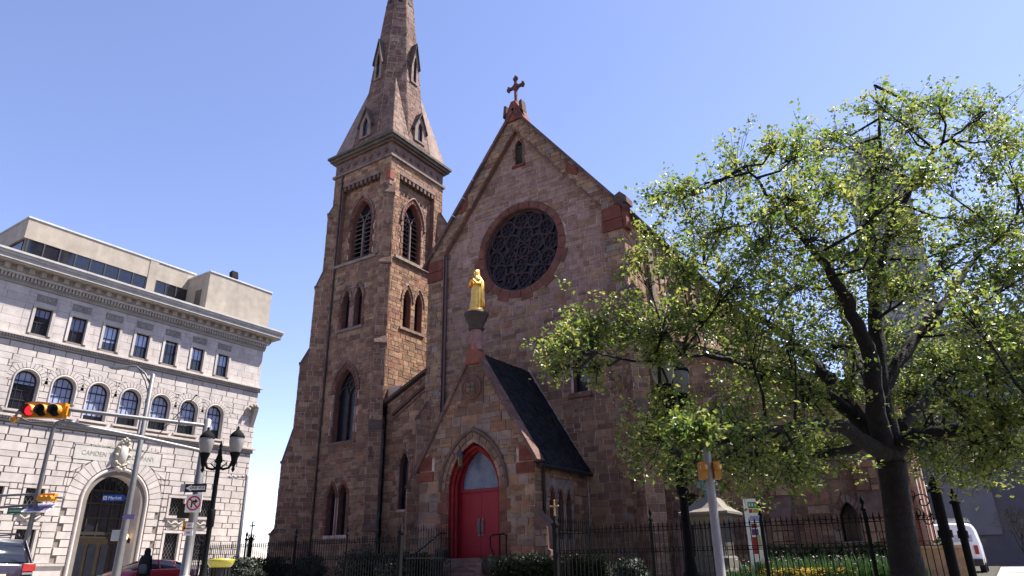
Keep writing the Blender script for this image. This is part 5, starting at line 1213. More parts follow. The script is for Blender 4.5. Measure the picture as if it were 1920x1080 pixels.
BLOBS=[[-0.18,13.0,9.05,0.3],[0.28,15.88,10.05,0.61],[0.25,13.98,8.95,0.54],[1.04,17.44,11.12,0.44],[0.77,12.88,8.45,0.32],[1.64,16.98,10.28,0.57],[1.41,14.57,8.95,0.49],[1.99,16.52,9.17,0.39],[1.63,13.55,7.68,0.32],[-1.25,15.69,10.12,0.48],[-1.01,12.64,8.32,0.39],[-1.92,15.04,9.58,0.48],[-1.44,11.23,7.38,0.36],[-1.85,11.34,7.82,0.24],[-3.14,13.9,9.01,0.62],[-2.69,11.92,7.85,0.53],[-3.94,12.4,7.9,0.54],[-3.2,10.08,6.59,0.44],[-4.32,11.71,7.7,0.26],[-2.47,16.02,9.09,0.69],[-1.57,10.18,6.1,0.44],[-1.47,15.63,8.86,0.65],[-1.05,11.23,6.62,0.46],[-0.38,14.95,8.82,0.59],[-0.31,12.02,7.27,0.48],[-0.71,14.74,7.54,0.59],[-0.6,12.48,6.52,0.5],[0.43,16.77,9.04,0.48],[0.28,10.9,6.19,0.31],[0.89,13.59,7.64,0.3],[1.39,14.77,7.72,0.31],[-3.9,13.81,7.59,0.64],[-3.1,11.0,6.23,0.51],[-2.93,13.92,7.23,0.72],[-2.1,9.95,5.43,0.52],[-1.9,13.96,6.96,0.69],[-1.44,10.53,5.47,0.52],[-1.28,14.94,6.79,0.62],[-1.07,12.49,5.83,0.51],[-0.22,15.04,7.15,0.54],[-0.16,10.88,5.42,0.39],[1.01,17.83,8.07,0.67],[0.81,14.26,6.64,0.53],[1.71,18.72,7.95,0.63],[1.23,13.54,6.0,0.45],[0.36,17.13,6.91,0.55],[0.28,13.07,5.48,0.42],[1.24,17.03,6.39,0.63],[0.98,13.42,5.23,0.5],[-4.8,12.92,7.43,0.38],[-4.53,10.97,6.08,0.22],[-4.06,12.24,6.3,0.44],[-3.36,10.14,5.37,0.36],[-3.39,13.46,6.2,0.71],[-2.44,9.69,4.72,0.51],[-2.48,13.98,6.04,0.71],[-2.16,12.19,5.38,0.62],[-1.76,15.96,6.26,0.67],[-1.4,12.69,5.16,0.53],[-0.58,15.44,6.07,0.62],[-0.49,13.04,5.26,0.52],[0.35,17.55,6.02,0.67],[0.22,11.01,4.11,0.42],[1.04,16.32,5.16,0.61],[0.91,14.33,4.64,0.53],[-6.01,10.83,4.66,0.38],[-5.46,9.84,4.32,0.35],[-5.51,10.97,4.81,0.47],[-5.27,10.49,4.64,0.45],[-4.98,11.51,5.06,0.58],[-4.73,10.94,4.85,0.55],[-4.89,13.22,5.39,0.64],[-3.63,9.82,4.24,0.48],[-4.34,14.08,5.76,0.66],[-3.09,10.04,4.37,0.47],[-6.23,10.77,4.17,0.21],[-5.45,10.77,4.14,0.33],[-4.02,10.24,3.93,0.25],[-3.67,14.87,5.59,0.73],[-2.41,9.77,3.98,0.48],[-2.85,15.04,5.24,0.66],[-2.01,10.58,3.95,0.46],[-2.15,15.83,5.18,0.67],[-2.21,16.27,5.3,0.69],[-1.25,17.69,5.6,0.6],[-1.07,15.18,4.94,0.52],[-0.39,18.3,5.21,0.72],[-0.33,15.56,4.56,0.62],[0.5,15.7,4.35,0.7],[0.39,12.17,3.57,0.54],[0.99,16.06,4.24,0.5],[0.79,12.87,3.58,0.4],[-3.56,15.2,4.56,0.63],[-2.8,11.94,3.77,0.49],[-2.52,13.4,3.72,0.59],[-2.24,11.94,3.42,0.52],[-2.13,16.65,4.27,0.59],[-2.05,15.99,4.14,0.56],[-0.95,15.65,3.92,0.63],[-0.97,16.04,3.99,0.65],[-0.18,17.21,3.98,0.68],[-0.13,12.12,3.07,0.48],[0.53,15.44,3.37,0.59],[0.44,12.77,2.94,0.49],[-4.77,12.78,3.72,0.44],[-3.99,10.67,3.25,0.36],[-4.97,12.29,3.05,0.46],[-4.05,10.02,2.66,0.37],[-5.15,11.92,2.73,0.24],[-4.51,13.05,3.11,0.63],[-3.44,9.94,2.58,0.48],[-3.69,13.11,3.23,0.61],[-2.69,9.57,2.6,0.44],[-4.23,12.33,2.41,0.44],[-3.34,9.73,2.09,0.35],[-4.43,11.52,2.26,0.26],[-4.0,14.6,2.72,0.62],[-3.16,11.56,2.34,0.49],[-2.93,13.65,2.72,0.61],[-2.13,9.94,2.23,0.44],[-2.61,16.35,3.11,0.59],[-2.65,16.56,3.14,0.59],[-2.21,10.76,2.02,0.22],[-0.82,16.61,3.08,0.67],[-0.83,16.75,3.09,0.67],[-0.12,17.01,2.95,0.67],[-0.09,12.82,2.44,0.5],[0.49,16.62,2.84,0.53],[0.38,12.77,2.39,0.41],[-0.69,17.45,2.61,0.37],[-0.02,12.73,2.11,0.3],[-1.07,16.72,2.84,0.32],[2.13,18.17,6.82,0.76],[1.57,13.43,5.28,0.56],[1.71,17.47,4.88,0.74],[1.23,12.57,3.76,0.53],[1.34,17.94,3.35,0.66],[0.93,12.48,2.6,0.46],[2.49,18.08,8.69,0.53],[2.05,14.89,7.31,0.44]]
tree = thing('street_tree', 'large spreading street tree with young yellow-green leaves before the church', 'tree', (-1.36, 13.5, .13))
rt = random.Random(21)
LIMBS[0] = [[-1.34, 13.5, .1, .38]]+[[a, b, c, r*1.1] for a, b, c, r in LIMBS[0]]
nodes = []
BLOBS += [[-2.9, 8.0, 2.3, .14], [-2.6, 8.05, 2.36, .14]]
for i, L in enumerate(LIMBS):
    P = catmull(L, 5)
    for q in P[1:-1]:
        if i: q[0] += rt.gauss(0, .018); q[1] += rt.gauss(0, .018); q[2] += rt.gauss(0, .018)
    mb = MB(); mb.tube([p[:3] for p in P], [max(.008, p[3]*(1.0 if i == 0 else 1.3)) for p in P], 12 if i == 0 else 9); mb.build('trunk' if i == 0 else 'limb', M['bark'], tree)
    if i: nodes += [Vector(p[:3]) for p in P[4:]]
twig = MB(); tips = []
for bx, by, bz, br in BLOBS:
    c = Vector((bx, by, bz)); base = min(nodes, key=lambda n_: (n_-c).length+.35*max(0, n_.z-c.z+.4)); d = c-base; L = d.length
    m1 = base+d*.4+Vector((rt.gauss(0, .1), rt.gauss(0, .1), -.06*L)); 
    twig.tube([base, m1, base+d*.75+Vector((rt.gauss(0, .06), rt.gauss(0, .06), .02)), c], [.02+.006*L, .016+.004*L, .012, .008], 5)
    for k in range(int((14+70*br*br)*(1 if bz < 6.3 else .88))):
        v = Vector((rt.gauss(0, .72), rt.gauss(0, .72), rt.gauss(0, .62)+.05))*br
        o = base+d*rt.uniform(.55, 1.0); e = c+v
        if (e-o).length > 1.5: o = c+v*.3
        mid = (o+e)/2+Vector((rt.gauss(0, .05), rt.gauss(0, .05), rt.gauss(0, .05)))
        twig.tube([o, mid, e], [.008, .006, .003], 3); tips += [mid+(e-mid)*.3, e, e]
twig.build('twigs', M['bark'], tree, kind='stuff')
V, F, T = [], [], []
LC_ = [(.165, .225, .034), (.205, .26, .043), (.11, .17, .03), (.26, .285, .057), (.08, .13, .027), (.32, .32, .085)]
for tp in tips:
    cl = rt.choice(LC_)
    for k in range(rt.randint(4, 8)):
        p = tp+Vector((rt.gauss(0, .075), rt.gauss(0, .075), rt.gauss(0, .07)))
        a = Vector((rt.gauss(0, 1), rt.gauss(0, 1), rt.gauss(-.25, .7))).normalized(); u = Vector((rt.gauss(0, .6), rt.gauss(0, .6), 1)); s = a.cross(u).normalized(); n_ = s.cross(a)
        l = rt.uniform(.026, .052); w = l*rt.uniform(.55, .8); b = len(V)
        V += [p-a*l, p+s*w+n_*w*.35, p+a*l*1.15, p-s*w+n_*w*.35]; F += [(b, b+1, b+2), (b, b+2, b+3)]
        q = jit(cl, rt, .22); T += [q, q]
mb = MB(); mb.v = [tuple(v) for v in V]; mb.f = F; mb.c = T; mb.m = [0]*len(F); mb.sm = [False]*len(F)
mb.build('crown', M['leaf'], tree, kind='stuff')
print('LEAF TRIS', len(F))
# bare shrubs before the dark office block
for i, (x, y, h, lab) in enumerate(((1.2, 44, 3.6, 'bare twiggy shrub behind the roof of the white van'), (4.2, 44, 4.4, 'bare twiggy tree at the right edge of the photo'), (3.6, 50, 3.0, 'bare twiggy bush right of the white van'))):
    bs = thing('bare_shrub', lab, 'shrub', (x, y, 0), 'bare shrubs by the office block'); mb = MB()
    def grow(p, d, l, r, lev):
        e = p+d*l; mb.tube([p, (p+e)/2+Vector((rt.gauss(0, .04), rt.gauss(0, .04), 0))*l, e], [r, r*.8, r*.6], 4 if lev > 1 else 6)
        if lev < 5:
            for _ in range(3 if lev < 4 else 2): grow(e, (d+Vector((rt.gauss(0, .5), rt.gauss(0, .5), rt.gauss(.1, .3)))).normalized(), l*.68, r*.55, lev+1)
    for q in range(3): grow(Vector((x, y, 0)), Vector((rt.gauss(0, .25), rt.gauss(0, .25), 1)).normalized(), h*.33, .06, 0)
    mb.build('branches', M['bark'], bs)

# ------------------------------------------------------------------ street lamps
def twin_lamp(x, y, H, az, label):
    t = thing('street_lamp', label, 'street lamp', (x, y, .13), 'black twin globe street lamps')
    mb = MB(); mb.lathe([(.20, 0), (.20, .12), (.15, .2), (.13, .55), (.10, .62), (.085, .75), (.07, .9), (.06, H-.5), (.075, H-.45), (.06, H-.3), (.09, H-.2), (.05, H-.05), (.03, H+.1), (.045, H+.16), (.005, H+.3)], (x, y, .13), 14); mb.lathe([(.085, 0), (.1, .03), (.1, .42), (.085, .45)], (x, y, 1.9), 12); mb.build('post', M['iron'], t)
    d = Vector((math.cos(az), math.sin(az), 0))
    for sg in (1, -1):
        c = Vector((x, y, H-.1))+d*sg*.42
        mb = MB(); b = Vector((x, y, H-.28))
        mb.tube([b, b+d*sg*.15+Vector((0, 0, -.06)), b+d*sg*.30+Vector((0, 0, -.02)), c+Vector((0, 0, .05))], [.045, .035, .035, .05], 8)
        for a0 in (0, 1): mb.tube([b+d*sg*.1+Vector((0, 0, .0)), b+d*sg*.22+Vector((0, 0, .10)), b+d*sg*.12+Vector((0, 0, .18)), b+d*sg*.05+Vector((0, 0, .1))], .018, 6)
        mb.lathe([(.01, -.32), (.05, -.25), (.03, -.18), (.07, -.08), (.09, .05), (.13, .16), (.145, .20)], c, 12); arm = mb.build('arm', M['iron'], t)
        mb = MB(); mb.lathe([(.12, .2), (.17, .34), (.195, .5), (.185, .60)], c, 18); mb.build('globe', M['globe'], arm)
        mb = MB(); mb.lathe([(.20, .60), (.205, .63), (.15, .72), (.06, .80), (.03, .84), (.04, .87), (.005, .93)], c, 16); mb.build('lamp_cap', M['iron'], arm)
    return t
twin_lamp(-17.22, 11.38, 3.72, .55, 'black twin globe street lamp before the pale bank building')
twin_lamp(-4.18, 11.27, 3.55, 1.62, 'black twin globe street lamp half hidden in the leaves of the tree')

# ------------------------------------------------------------------ signal mast with its signs
YEL = (.58, .225, .010)
SX, SY = -19.46, 12.29
ms = thing('signal_mast', 'grey traffic signal mast with a two pipe truss arm', 'mast', (SX, SY, .13))
MB().lathe([(.22, 0), (.22, .5), (.19, .55), (.13, .6), (.125, 2.0), (.115, 5.0), (.02, 5.05)], (SX, SY, .13), 14, (.5, .5, .5)).build('pole', M['steel'], ms)
mb = MB(); mb.tube([(SX, SY, 4.95), (-19.77, 8.55, 4.86), (-20.1, 8.1, 4.98)], [.06, .05, .05], 10, (.62, .62, .62)); mb.build('arm_pipe', M['steel'], ms)
mb = MB(); mb.tube([(SX, SY, 4.18), (-19.6, 10.3, 4.37), (-19.96, 8.4, 4.55)], [.06, .055, .05], 10, (.62, .62, .62)); mb.build('arm_pipe', M['steel'], ms)
mb = MB(); mb.tube([(-19.62, 10.3, 4.37), (-19.6, 10.3, 4.9)], .025, 6); mb.tube([(SX-.03, 11.4, 4.92), (SX-.05, 11.38, 5.1)], .03, 6); mb.build('strut', M['steel'], ms)
sg_ = thing('traffic_signal', 'yellow horizontal three lens traffic signal showing red at the arm tip', 'traffic signal', (-20.3, 8.12, 4.8))
ud = Vector((-19.75+20.85, 8.5-7.74, -.03)).normalized(); fo = Vector((.55, -.83, 0)); fo = (fo-ud*fo.dot(ud)).normalized(); up_ = ud.cross(fo)*-1.0
if up_.z < 0: up_ = -up_
sc0 = Vector((-20.29, 8.12, 4.83))
mb = MB(); mb.obox(sc0, ud*.54, fo*.09, up_*.2, YEL); 
for sg in (1, -1): mb.obox(sc0+ud*sg*.55, ud*.05, fo*.07, up_*.12, YEL)
hs_ = mb.build('housing', M['gloss'], sg_)
for k, m_ in ((-1, 'lens_red'), (0, 'paint'), (1, 'paint')):
    c = sc0+ud*.35*k+fo*.09
    o = MB(); o.tube([c, c+fo*.015], .137, 18, (.02, .02, .02)); o.build('lens', M[m_], sg_)
    mb = MB(); n_ = 18; vs = []
    for i in range(n_):
        w = 2*math.pi*i/n_; e = math.cos(w)*ud+math.sin(w)*up_; l = .20 if math.sin(w) > -.35 else .04
        vs += [c+e*.15, c+e*.15+fo*l-up_*.02, c+e*.138+fo*l-up_*.02, c+e*.138]
    mb.add(vs, [(i*4+q, i*4+q+1, ((i+1) % n_)*4+q+1, ((i+1) % n_)*4+q) for i in range(n_) for q in range(3)], (.02, .018, .016), 0, True)
    for i_ in range(0, len(mb.c), 3): mb.c[i_] = YEL
    mb.build('visor', M['paint'], sg_)
mb = MB(); P = [sc0+ud*a+up_*b-fo*.12 for a, b in ((.62, .17), (-.35, .26), (-.58, .24), (-.70, .05), (-.62, -.2), (-.4, -.28), (.2, -.27))]; mb.tube(P, .022, 8, (.6, .58, .55)); mb.build('bracket', M['steel'], sg_)
mb = MB(); mb.ball(sc0-ud*.78-up_*.22, .1, 10, 6, YEL); mb.tube([sc0-ud*.78-up_*.22, sc0-ud*.7, sc0-ud*.6+up_*.08], .035, 6, (.2, .18, .16)); mb.build('side_lamp', M['gloss'], sg_)
rr = Vector((.83, .56, 0)).normalized(); nf = rr.cross(Vector((0, 0, 1)))
def sign_plate(name, label, c, w, h, col, cat='sign', t=.02):
    o = thing(name, label, cat, c); f = Fr(c, rr); MB().prism([f.p(a, b, 0) for a, b in ((-w/2, -h/2), (w/2, -h/2), (w/2, h/2), (-w/2, h/2))], f.n*t, col).build('plate', M['paint'], o); return o, f
WH, BK = (.72, .72, .70), (.012, .012, .014)
ow, f = sign_plate('one_way_sign', 'black and white ONE WAY sign with left arrow on the signal mast', Vector((-19.33, 12.15, 3.09)), .62, .24, BK)
mb = MB(); mb.prism([f.p(a, b, .021) for a, b in ((-.29, 0), (-.12, .095), (-.12, .055), (.28, .055), (.28, -.055), (-.12, -.055), (-.12, -.095))], f.n*.003, WH); mb.build('arrow', M['paint'], ow)
text_part('ONE WAY', .105, f.p(.08, 0, .027), rr, (0, 0, 1), M['rubber'], ow)
MB().prism([f.p(a, b, -.03) for a, b in ((-.46, -.1), (-.32, -.1), (-.32, .12), (-.46, .12))], f.n*.02, (.42, .41, .42)).build('rear_plate', M['paint'], ow)
nr, f = sign_plate('no_right_turn_sign', 'white no right turn sign with red prohibition circle', Vector((-19.33, 12.16, 2.66)), .46, .50, WH)
mb = MB(); mb.tube([f.p(.185*math.cos(2*math.pi*i/32), .185*math.sin(2*math.pi*i/32), .022) for i in range(32)], .022, 6, (.42, .015, .02), closed=True); mb.prism([f.p(a, b, .026) for a, b in ((-.14, .115), (-.115, .14), (.14, -.115), (.115, -.14))], f.n*.004, (.42, .015, .02)); mb.build('prohibition_ring', M['paint'], nr)
mb = MB(); mb.prism([f.p(a, b, .021) for a, b in ((-.075, -.12), (-.03, -.12), (-.03, .03), (.03, .03), (.03, -.02), (.12, .055), (.03, .13), (.03, .08), (-.075, .08))], f.n*.003, BK); mb.build('arrow', M['paint'], nr)
pdh = thing('pedestrian_signal', 'dark pedestrian signal head with yellow side on the mast', 'traffic signal', (-19.68, 12.13, 2.46))
c = Vector((-19.68, 12.13, 2.46)); mb = MB(); mb.obox(c, rr*.16, nf*.1, (0, 0, .2), (.02, .016, .012)); mb.obox(c+rr*.165-nf*.02, rr*.012, nf*.08, (0, 0, .19), YEL); mb.build('housing', M['paint'], pdh)
mb = MB(); mb.obox(c+nf*.13+Vector((0, 0, .17)), rr*.16, nf*.06, (0, 0, .012), (.02, .016, .012)); mb.build('visor', M['paint'], pdh)
for cc, w, h, lab in ((Vector((-19.36, 12.15, 2.06)), .20, .14, 'small white push button notice, upper of two on the mast'), (Vector((-19.36, 12.15, 1.86)), .24, .17, 'small white push button notice, lower of two on the mast')):
    pb, f = sign_plate('push_button_notice', lab, cc, w, h, (.66, .62, .62)); MB().prism([f.p(a, b, .021) for a, b in ((-.05, -.03), (.05, -.03), (.05, .02), (-.05, .02))], f.n*.003, (.35, .2, .2)).build('pictogram', M['paint'], pb)
pbx = thing('push_button_box', 'yellow pedestrian push button box on the side of the mast', 'push button', (-19.6, 12.17, 2.03)); MB().obox((-19.58, 12.17, 2.03), rr*.07, nf*.05, (0, 0, .13), YEL).build('case', M['gloss'], pbx); MB().tube([Vector((-19.58, 12.17, 1.98))+nf*.05, Vector((-19.58, 12.17, 1.98))+nf*.08], .025, 10).build('button', M['iron'], pbx)

# ------------------------------------------------------------------ tall street light with name blades
LX, LY = -24.1, 12.81
sl_ = thing('street_light', 'tall grey street light with curved arm and cobra head', 'street light', (LX, LY, .13))
MB().lathe([(.16, 0), (.14, .1), (.10, 3), (.075, 7.4), (.01, 7.45)], (LX, LY, 0), 12, (.5, .5, .5)).build('pole', M['steel'], sl_)
mb = MB(); mb.tube([(LX, LY, 7.0), (LX-.25, LY-.16, 7.45), (LX-.55, LY-.36, 7.72), (LX-.8, LY-.52, 7.74)], [.04, .035, .03, .03], 8); mb.tube([(LX, LY, 6.6), (LX-.22, LY-.14, 7.2), (LX-.5, LY-.33, 7.68)], .02, 6); mb.build('arm', M['steel'], sl_)
mb = MB(); dv = Vector((-.84, -.54, 0)).normalized(); c = Vector((LX-1.05, LY-.68, 7.72)); sv = Vector((-dv.y, dv.x, 0))
vs = []
for t, w, h0, h1 in ((-.32, .05, -.04, .05), (-.1, .12, -.06, .07), (.15, .15, -.08, .05), (.36, .11, -.06, .02), (.42, .03, -.03, .0)): vs += [c+dv*t+sv*w+Vector((0, 0, h0)), c+dv*t-sv*w+Vector((0, 0, h0)), c+dv*t-sv*w*.6+Vector((0, 0, h1)), c+dv*t+sv*w*.6+Vector((0, 0, h1))]
mb.add(vs, [(i*4+q, i*4+(q+1) % 4, i*4+4+(q+1) % 4, i*4+4+q) for i in range(4) for q in range(4)]+[(0, 1, 2, 3), (16, 17, 18, 19)], (.5, .5, .5)); mb.build('lamp_head', M['steel'], sl_)
bl, f = sign_plate('street_name_sign', 'blue Market street name sign on the tall street light', Vector((LX-.42, LY-.36, 3.14)), .68, .20, (.012, .075, .32))
text_part('Market', .155, f.p(.08, -.005, .023), rr, (0, 0, 1), mat('sign_white', (.75, .77, .8), .5), bl)
mb = MB()
for a0, a1, b0, b1 in ((-.31, -.19, .04, .06), (-.31, -.19, -.06, -.04), (-.31, -.29, -.06, .06), (-.21, -.19, -.06, .06)): mb.prism([f.p(a, b, .021) for a, b in ((a0, b0), (a1, b0), (a1, b1), (a0, b1))], f.n*.003, WH)
mb.prism([f.p(a, b, .021) for a, b in ((-.262, -.03), (-.238, -.03), (-.238, .03), (-.262, .03))], f.n*.003, WH); mb.build('emblem', M['paint'], bl)
MB().prism([f.p(a, b, 0) for a, b in ((.34, -.1), (.46, -.03), (.46, .03), (.34, .1))], f.n*.02, (.012, .05, .22)).build('plate_tip', M['paint'], bl)
pp, f = sign_plate('route_sign', 'small purple sign blade lower on the tall street light', Vector((LX+.22, LY-.02, 2.52)), .36, .15, (.16, .13, .30))
MB().prism([f.p(a, b, 0) for a, b in ((-.18, -.09), (-.26, 0), (-.18, .03))], f.n*.02, (.16, .13, .30)).build('plate_tip', M['paint'], pp)
MB().obox((LX-.16, LY-.12, 1.95), rr*.16, nf*.06, (0, 0, .17), (.33, .34, .36)).build('control_box', M['paint'], sl_)
# far corner mast with a signal, a street sign and a solar panel
QX, QY = -28.96, 11.98
fm = thing('corner_mast', 'slim grey corner mast with arms over the far street', 'mast', (QX, QY, 0))
mb = MB(); mb.tube([(QX, QY, 0), (QX, QY, 5.9), (QX+.10, QY+.04, 6.12), (QX+.28, QY+.12, 6.2)], [.1, .07, .055, .04], 10); mb.build('pole', M['steel'], fm)
for z0, z1 in ((3.52, 3.42), (3.14, 2.95)): MB().tube([(QX+.0, QY+.0, z0), (QX-2.6, QY-1.7, z1)], .045, 8, (.3, .3, .3)).build('arm', M['steel'], fm)
MB().tube([(QX+.2, QY+.14, 3.42), (QX+.78, QY+.52, 3.36)], .04, 8).build('arm_stub', M['steel'], fm)
s2 = thing('traffic_signal', 'yellow traffic signal seen edge on at the far corner mast', 'traffic signal', (-28.62, 12.22, 3.38)); c = Vector((-28.62, 12.22, 3.38))
mb = MB(); mb.obox(c, rr*.27, nf*.1, (0, 0, .14), YEL); mb.build('housing', M['gloss'], s2)
for q in (-.17, 0, .17): MB().tube([c+rr*q+nf*.05-Vector((0, 0, .02)), c+rr*q+nf*.26-Vector((0, 0, .05))], .10, 12, YEL).build('visor', M['gloss'], s2)
gs, f = sign_plate('street_name_sign', 'green street name sign under the far corner mast arm', Vector((-29.36, 11.62, 2.93)), .72, .2, (.012, .11, .06))
MB().prism([f.p(a, b, .021) for a, b in ((-.3, -.03), (.3, -.03), (.3, .035), (-.3, .035))], f.n*.002, (.25, .38, .31)).build('legend_strip', M['paint'], gs)
so = thing('solar_panel', 'tilted gridded solar panel beside the green street sign', 'solar panel', (-28.75, 12.1, 3.0)); c = Vector((-28.75, 12.06, 3.02)); tv = (nf*.8+Vector((0, 0, -.45))).normalized(); sv = rr
MB().obox(c, sv*.46, tv*.32, sv.cross(tv)*.015, (.55, .55, .56)).build('frame', M['paint'], so)
for i in range(6):
    for j in range(4): MB().obox(c+sv*(-.36+.144*i)+tv*(-.22+.147*j)-sv.cross(tv)*.018, sv*.066, tv*.066, sv.cross(tv)*.003, (.14, .12, .22)).build('cell', M['gloss'], so)
MB().tube([c+Vector((0, 0, 0)), Vector((QX, QY, 3.05))], .03, 6).build('strut', M['steel'], so)
# slim pole with scroll arm at the bank corner
gp_ = thing('slim_pole', 'slim grey pole with a scrolled bracket at the bank corner', 'pole', (-22.62, 16.2, .13)); MB().lathe([(.09, 0), (.07, 1), (.05, 3.9), (.005, 3.95)], (-22.62, 16.2, .13), 10).build('shaft', M['steel'], gp_)
mb = MB(); mb.tube([(-22.62-.83*(.08*i), 16.2-.56*.08*i, 4.0+.03*math.sin(i*2.2)) for i in range(10)], .03, 6, (.3, .28, .27)); [mb.ball((-22.62-.83*.16*i, 16.2-.56*.16*i, 4.02), .05, 6, 4, (.3, .28, .27)) for i in range(5)]; mb.build('bracket', M['paint'], gp_)
# white post with amber heads in the leaves
wp = thing('signal_post', 'pale grey post with small amber signal heads in the leaves', 'post', (-2.75, 8.37, .13)); MB().lathe([(.085, 0), (.085, .2), (.055, .25), (.05, 1.9), (.045, 1.93), (.045, 2.15), (.01, 2.2)], (-2.75, 8.37, 0), 14, (.5, .5, .5)).build('shaft', mat('pale_post_paint', (.30, .27, .258), .5, nscale=8, namt=.1), wp)
for a, r_ in ((-.075, .06), (.085, .075)):
    c = Vector((-2.75, 8.37, 1.92))+rr*a-Vector((0, 0, .02)); mb = MB(); mb.obox(c, rr*.04, nf*.07, (0, 0, .10), (.48, .20, .01)); mb.build('signal_head', M['gloss'], wp)
    MB().lathe([(.045, -.03), (.055, .0), (.045, .03)], c+nf*.07+Vector((0, 0, .03)), 10, (.5, .22, .01)).build('visor', M['gloss'], wp)
# bin on the pavement
bi = thing('litter_bin', 'black litter bin with a broad yellow lid', 'bin', (-18.63, 12.83, .13)); c = Vector((-18.63, 12.83, .13)); mb = MB(); mb.lathe([(.24, 0), (.27, .75), (.28, .78)], c, 16, (.015, .015, .016)); mb.build('body', M['paint'], bi)
for k in range(16): w = k*math.pi/8; MB().obox(c+Vector((.285*math.cos(w), .285*math.sin(w), .4)), Vector((-math.sin(w), math.cos(w), 0))*.03, Vector((math.cos(w), math.sin(w), 0))*.008, (0, 0, .36), (.012, .012, .013)).build('slat', M['paint'], bi)
mb = MB(); mb.lathe([(.27, .78), (.34, .86), (.37, .96), (.37, 1.0), (.2, 1.02)], c, 20, (.42, .37, .02)); mb.build('lid', M['gloss'], bi)
# fence piece and low lit wall at the right, behind the tree
lw_ = thing('low_wall', 'low tan stone wall behind the fence right of the tree', 'wall', (-1.75, 24.4, .1)); MB().box(-2.05, -.95, 24.2, 24.6, .1, 1.12, (.5, .30, .17)).build('wall', M['stone'], lw_); MB().box(-2.1, -.9, 24.15, 24.65, 1.12, 1.2, (.5, .33, .2)).build('coping', M['stone'], lw_)
mb = MB(); leafball(mb, (-1.4, 24.4, 1.25), .25, 300, (.05, .09, .03), rgd, .05); pl_ = thing('wall_plant', 'small green plant on the low tan wall', 'plant', (-1.4, 24.4, 1.2)); mb.build('foliage', M['foliage'], pl_)

# ------------------------------------------------------------------ unseen brick fronts added behind the camera to darken the lower church walls
x = -64
for w, h, col in ((20, 15, (.13, .075, .055)), (16, 19, (.17, .14, .115)), (22, 14, (.10, .06, .05)), (18, 20, (.15, .12, .10)), (24, 16, (.12, .085, .07)), (20, 22, (.14, .12, .11))):
    ob = thing('sky_block_front', 'added unseen brick front behind the camera, blocking sky, %d m wide, %d m tall' % (w, h), 'building', (x+w/2, -14, 0), 'added sky blocking fronts behind the camera')
    MB().box(x, x+w-.3, -26, -14, 0, h, col).build('wall', M['stone'], ob)
    MB().box(x-.1, x+w-.2, -26, -13.6, h, h+.6, (.09, .08, .07)).build('cornice', M['stone'], ob)
    for zz in range(3):
        k_ = 1.5
        while k_ < w-2: MB().box(x+k_, x+k_+1.1, -14.02, -13.96, 4.4+zz*3.6, 6.4+zz*3.6).build('window', M['glass_dark'], ob); k_ += 2.6
    x += w
# ------------------------------------------------------------------ vehicles (each nose along +x of its own empty)
def wheel(parent, x, y, r, w):
    mb = MB(); pr = [(r*.55, -w/2), (r*.93, -w/2), (r, -w*.35), (r, w*.35), (r*.93, w/2), (r*.55, w/2)]; n = 20; vs = []
    for q, h in pr:
        for j in range(n): a = 2*math.pi*j/n; vs.append((x+q*math.cos(a), y+h, r+q*math.sin(a)))
    mb.add(vs, [(i*n+j, i*n+(j+1) % n, (i+1)*n+(j+1) % n, (i+1)*n+j) for i in range(5) for j in range(n)], (.02, .02, .02), 0, True)
    o = mb.build('wheel', M['rubber'], parent, local=True)
    mb = MB(); s_ = 1 if y > 0 else -1; mb.tube([(x, y-w*.4, r), (x, y+w*.4, r)], r*.56, 16, (.45, .45, .46))
    for k in range(5): a = k*1.2566; mb.obox((x+r*.3*math.cos(a), y+s_*w*.42, r+r*.3*math.sin(a)), (r*.27*math.cos(a), 0, r*.27*math.sin(a)), (0, .012, 0), (-.03*math.sin(a), 0, .03*math.cos(a)), (.5, .5, .5))
    mb.build('rim', M['steel'], o, local=True)
def loft(mb, stations, col, mi=0, smooth=True):
    # stations: list of (x, [(y,z)...]) half sections from bottom to the top centre line; mirrored
    rings = [[(x, y, z) for y, z in sec]+[(x, -y, z) for y, z in sec[::-1]] for x, sec in stations]
    n = len(rings[0]); mb.add([p for r in rings for p in r], [(i*n+j, i*n+(j+1) % n, (i+1)*n+(j+1) % n, (i+1)*n+j) for i in range(len(rings)-1) for j in range(n)]+[list(range(n))[::-1], list(range((len(rings)-1)*n, len(rings)*n))], col, mi, smooth)
def body_sec(w, zb, zs, zt): return [(w*.86, zb), (w*.97, zb+.08), (w, (zb+zs)/2), (w*.985, zs-.06), (w*.93, zs), (w*.5, zt), (0.01, zt+.012)]
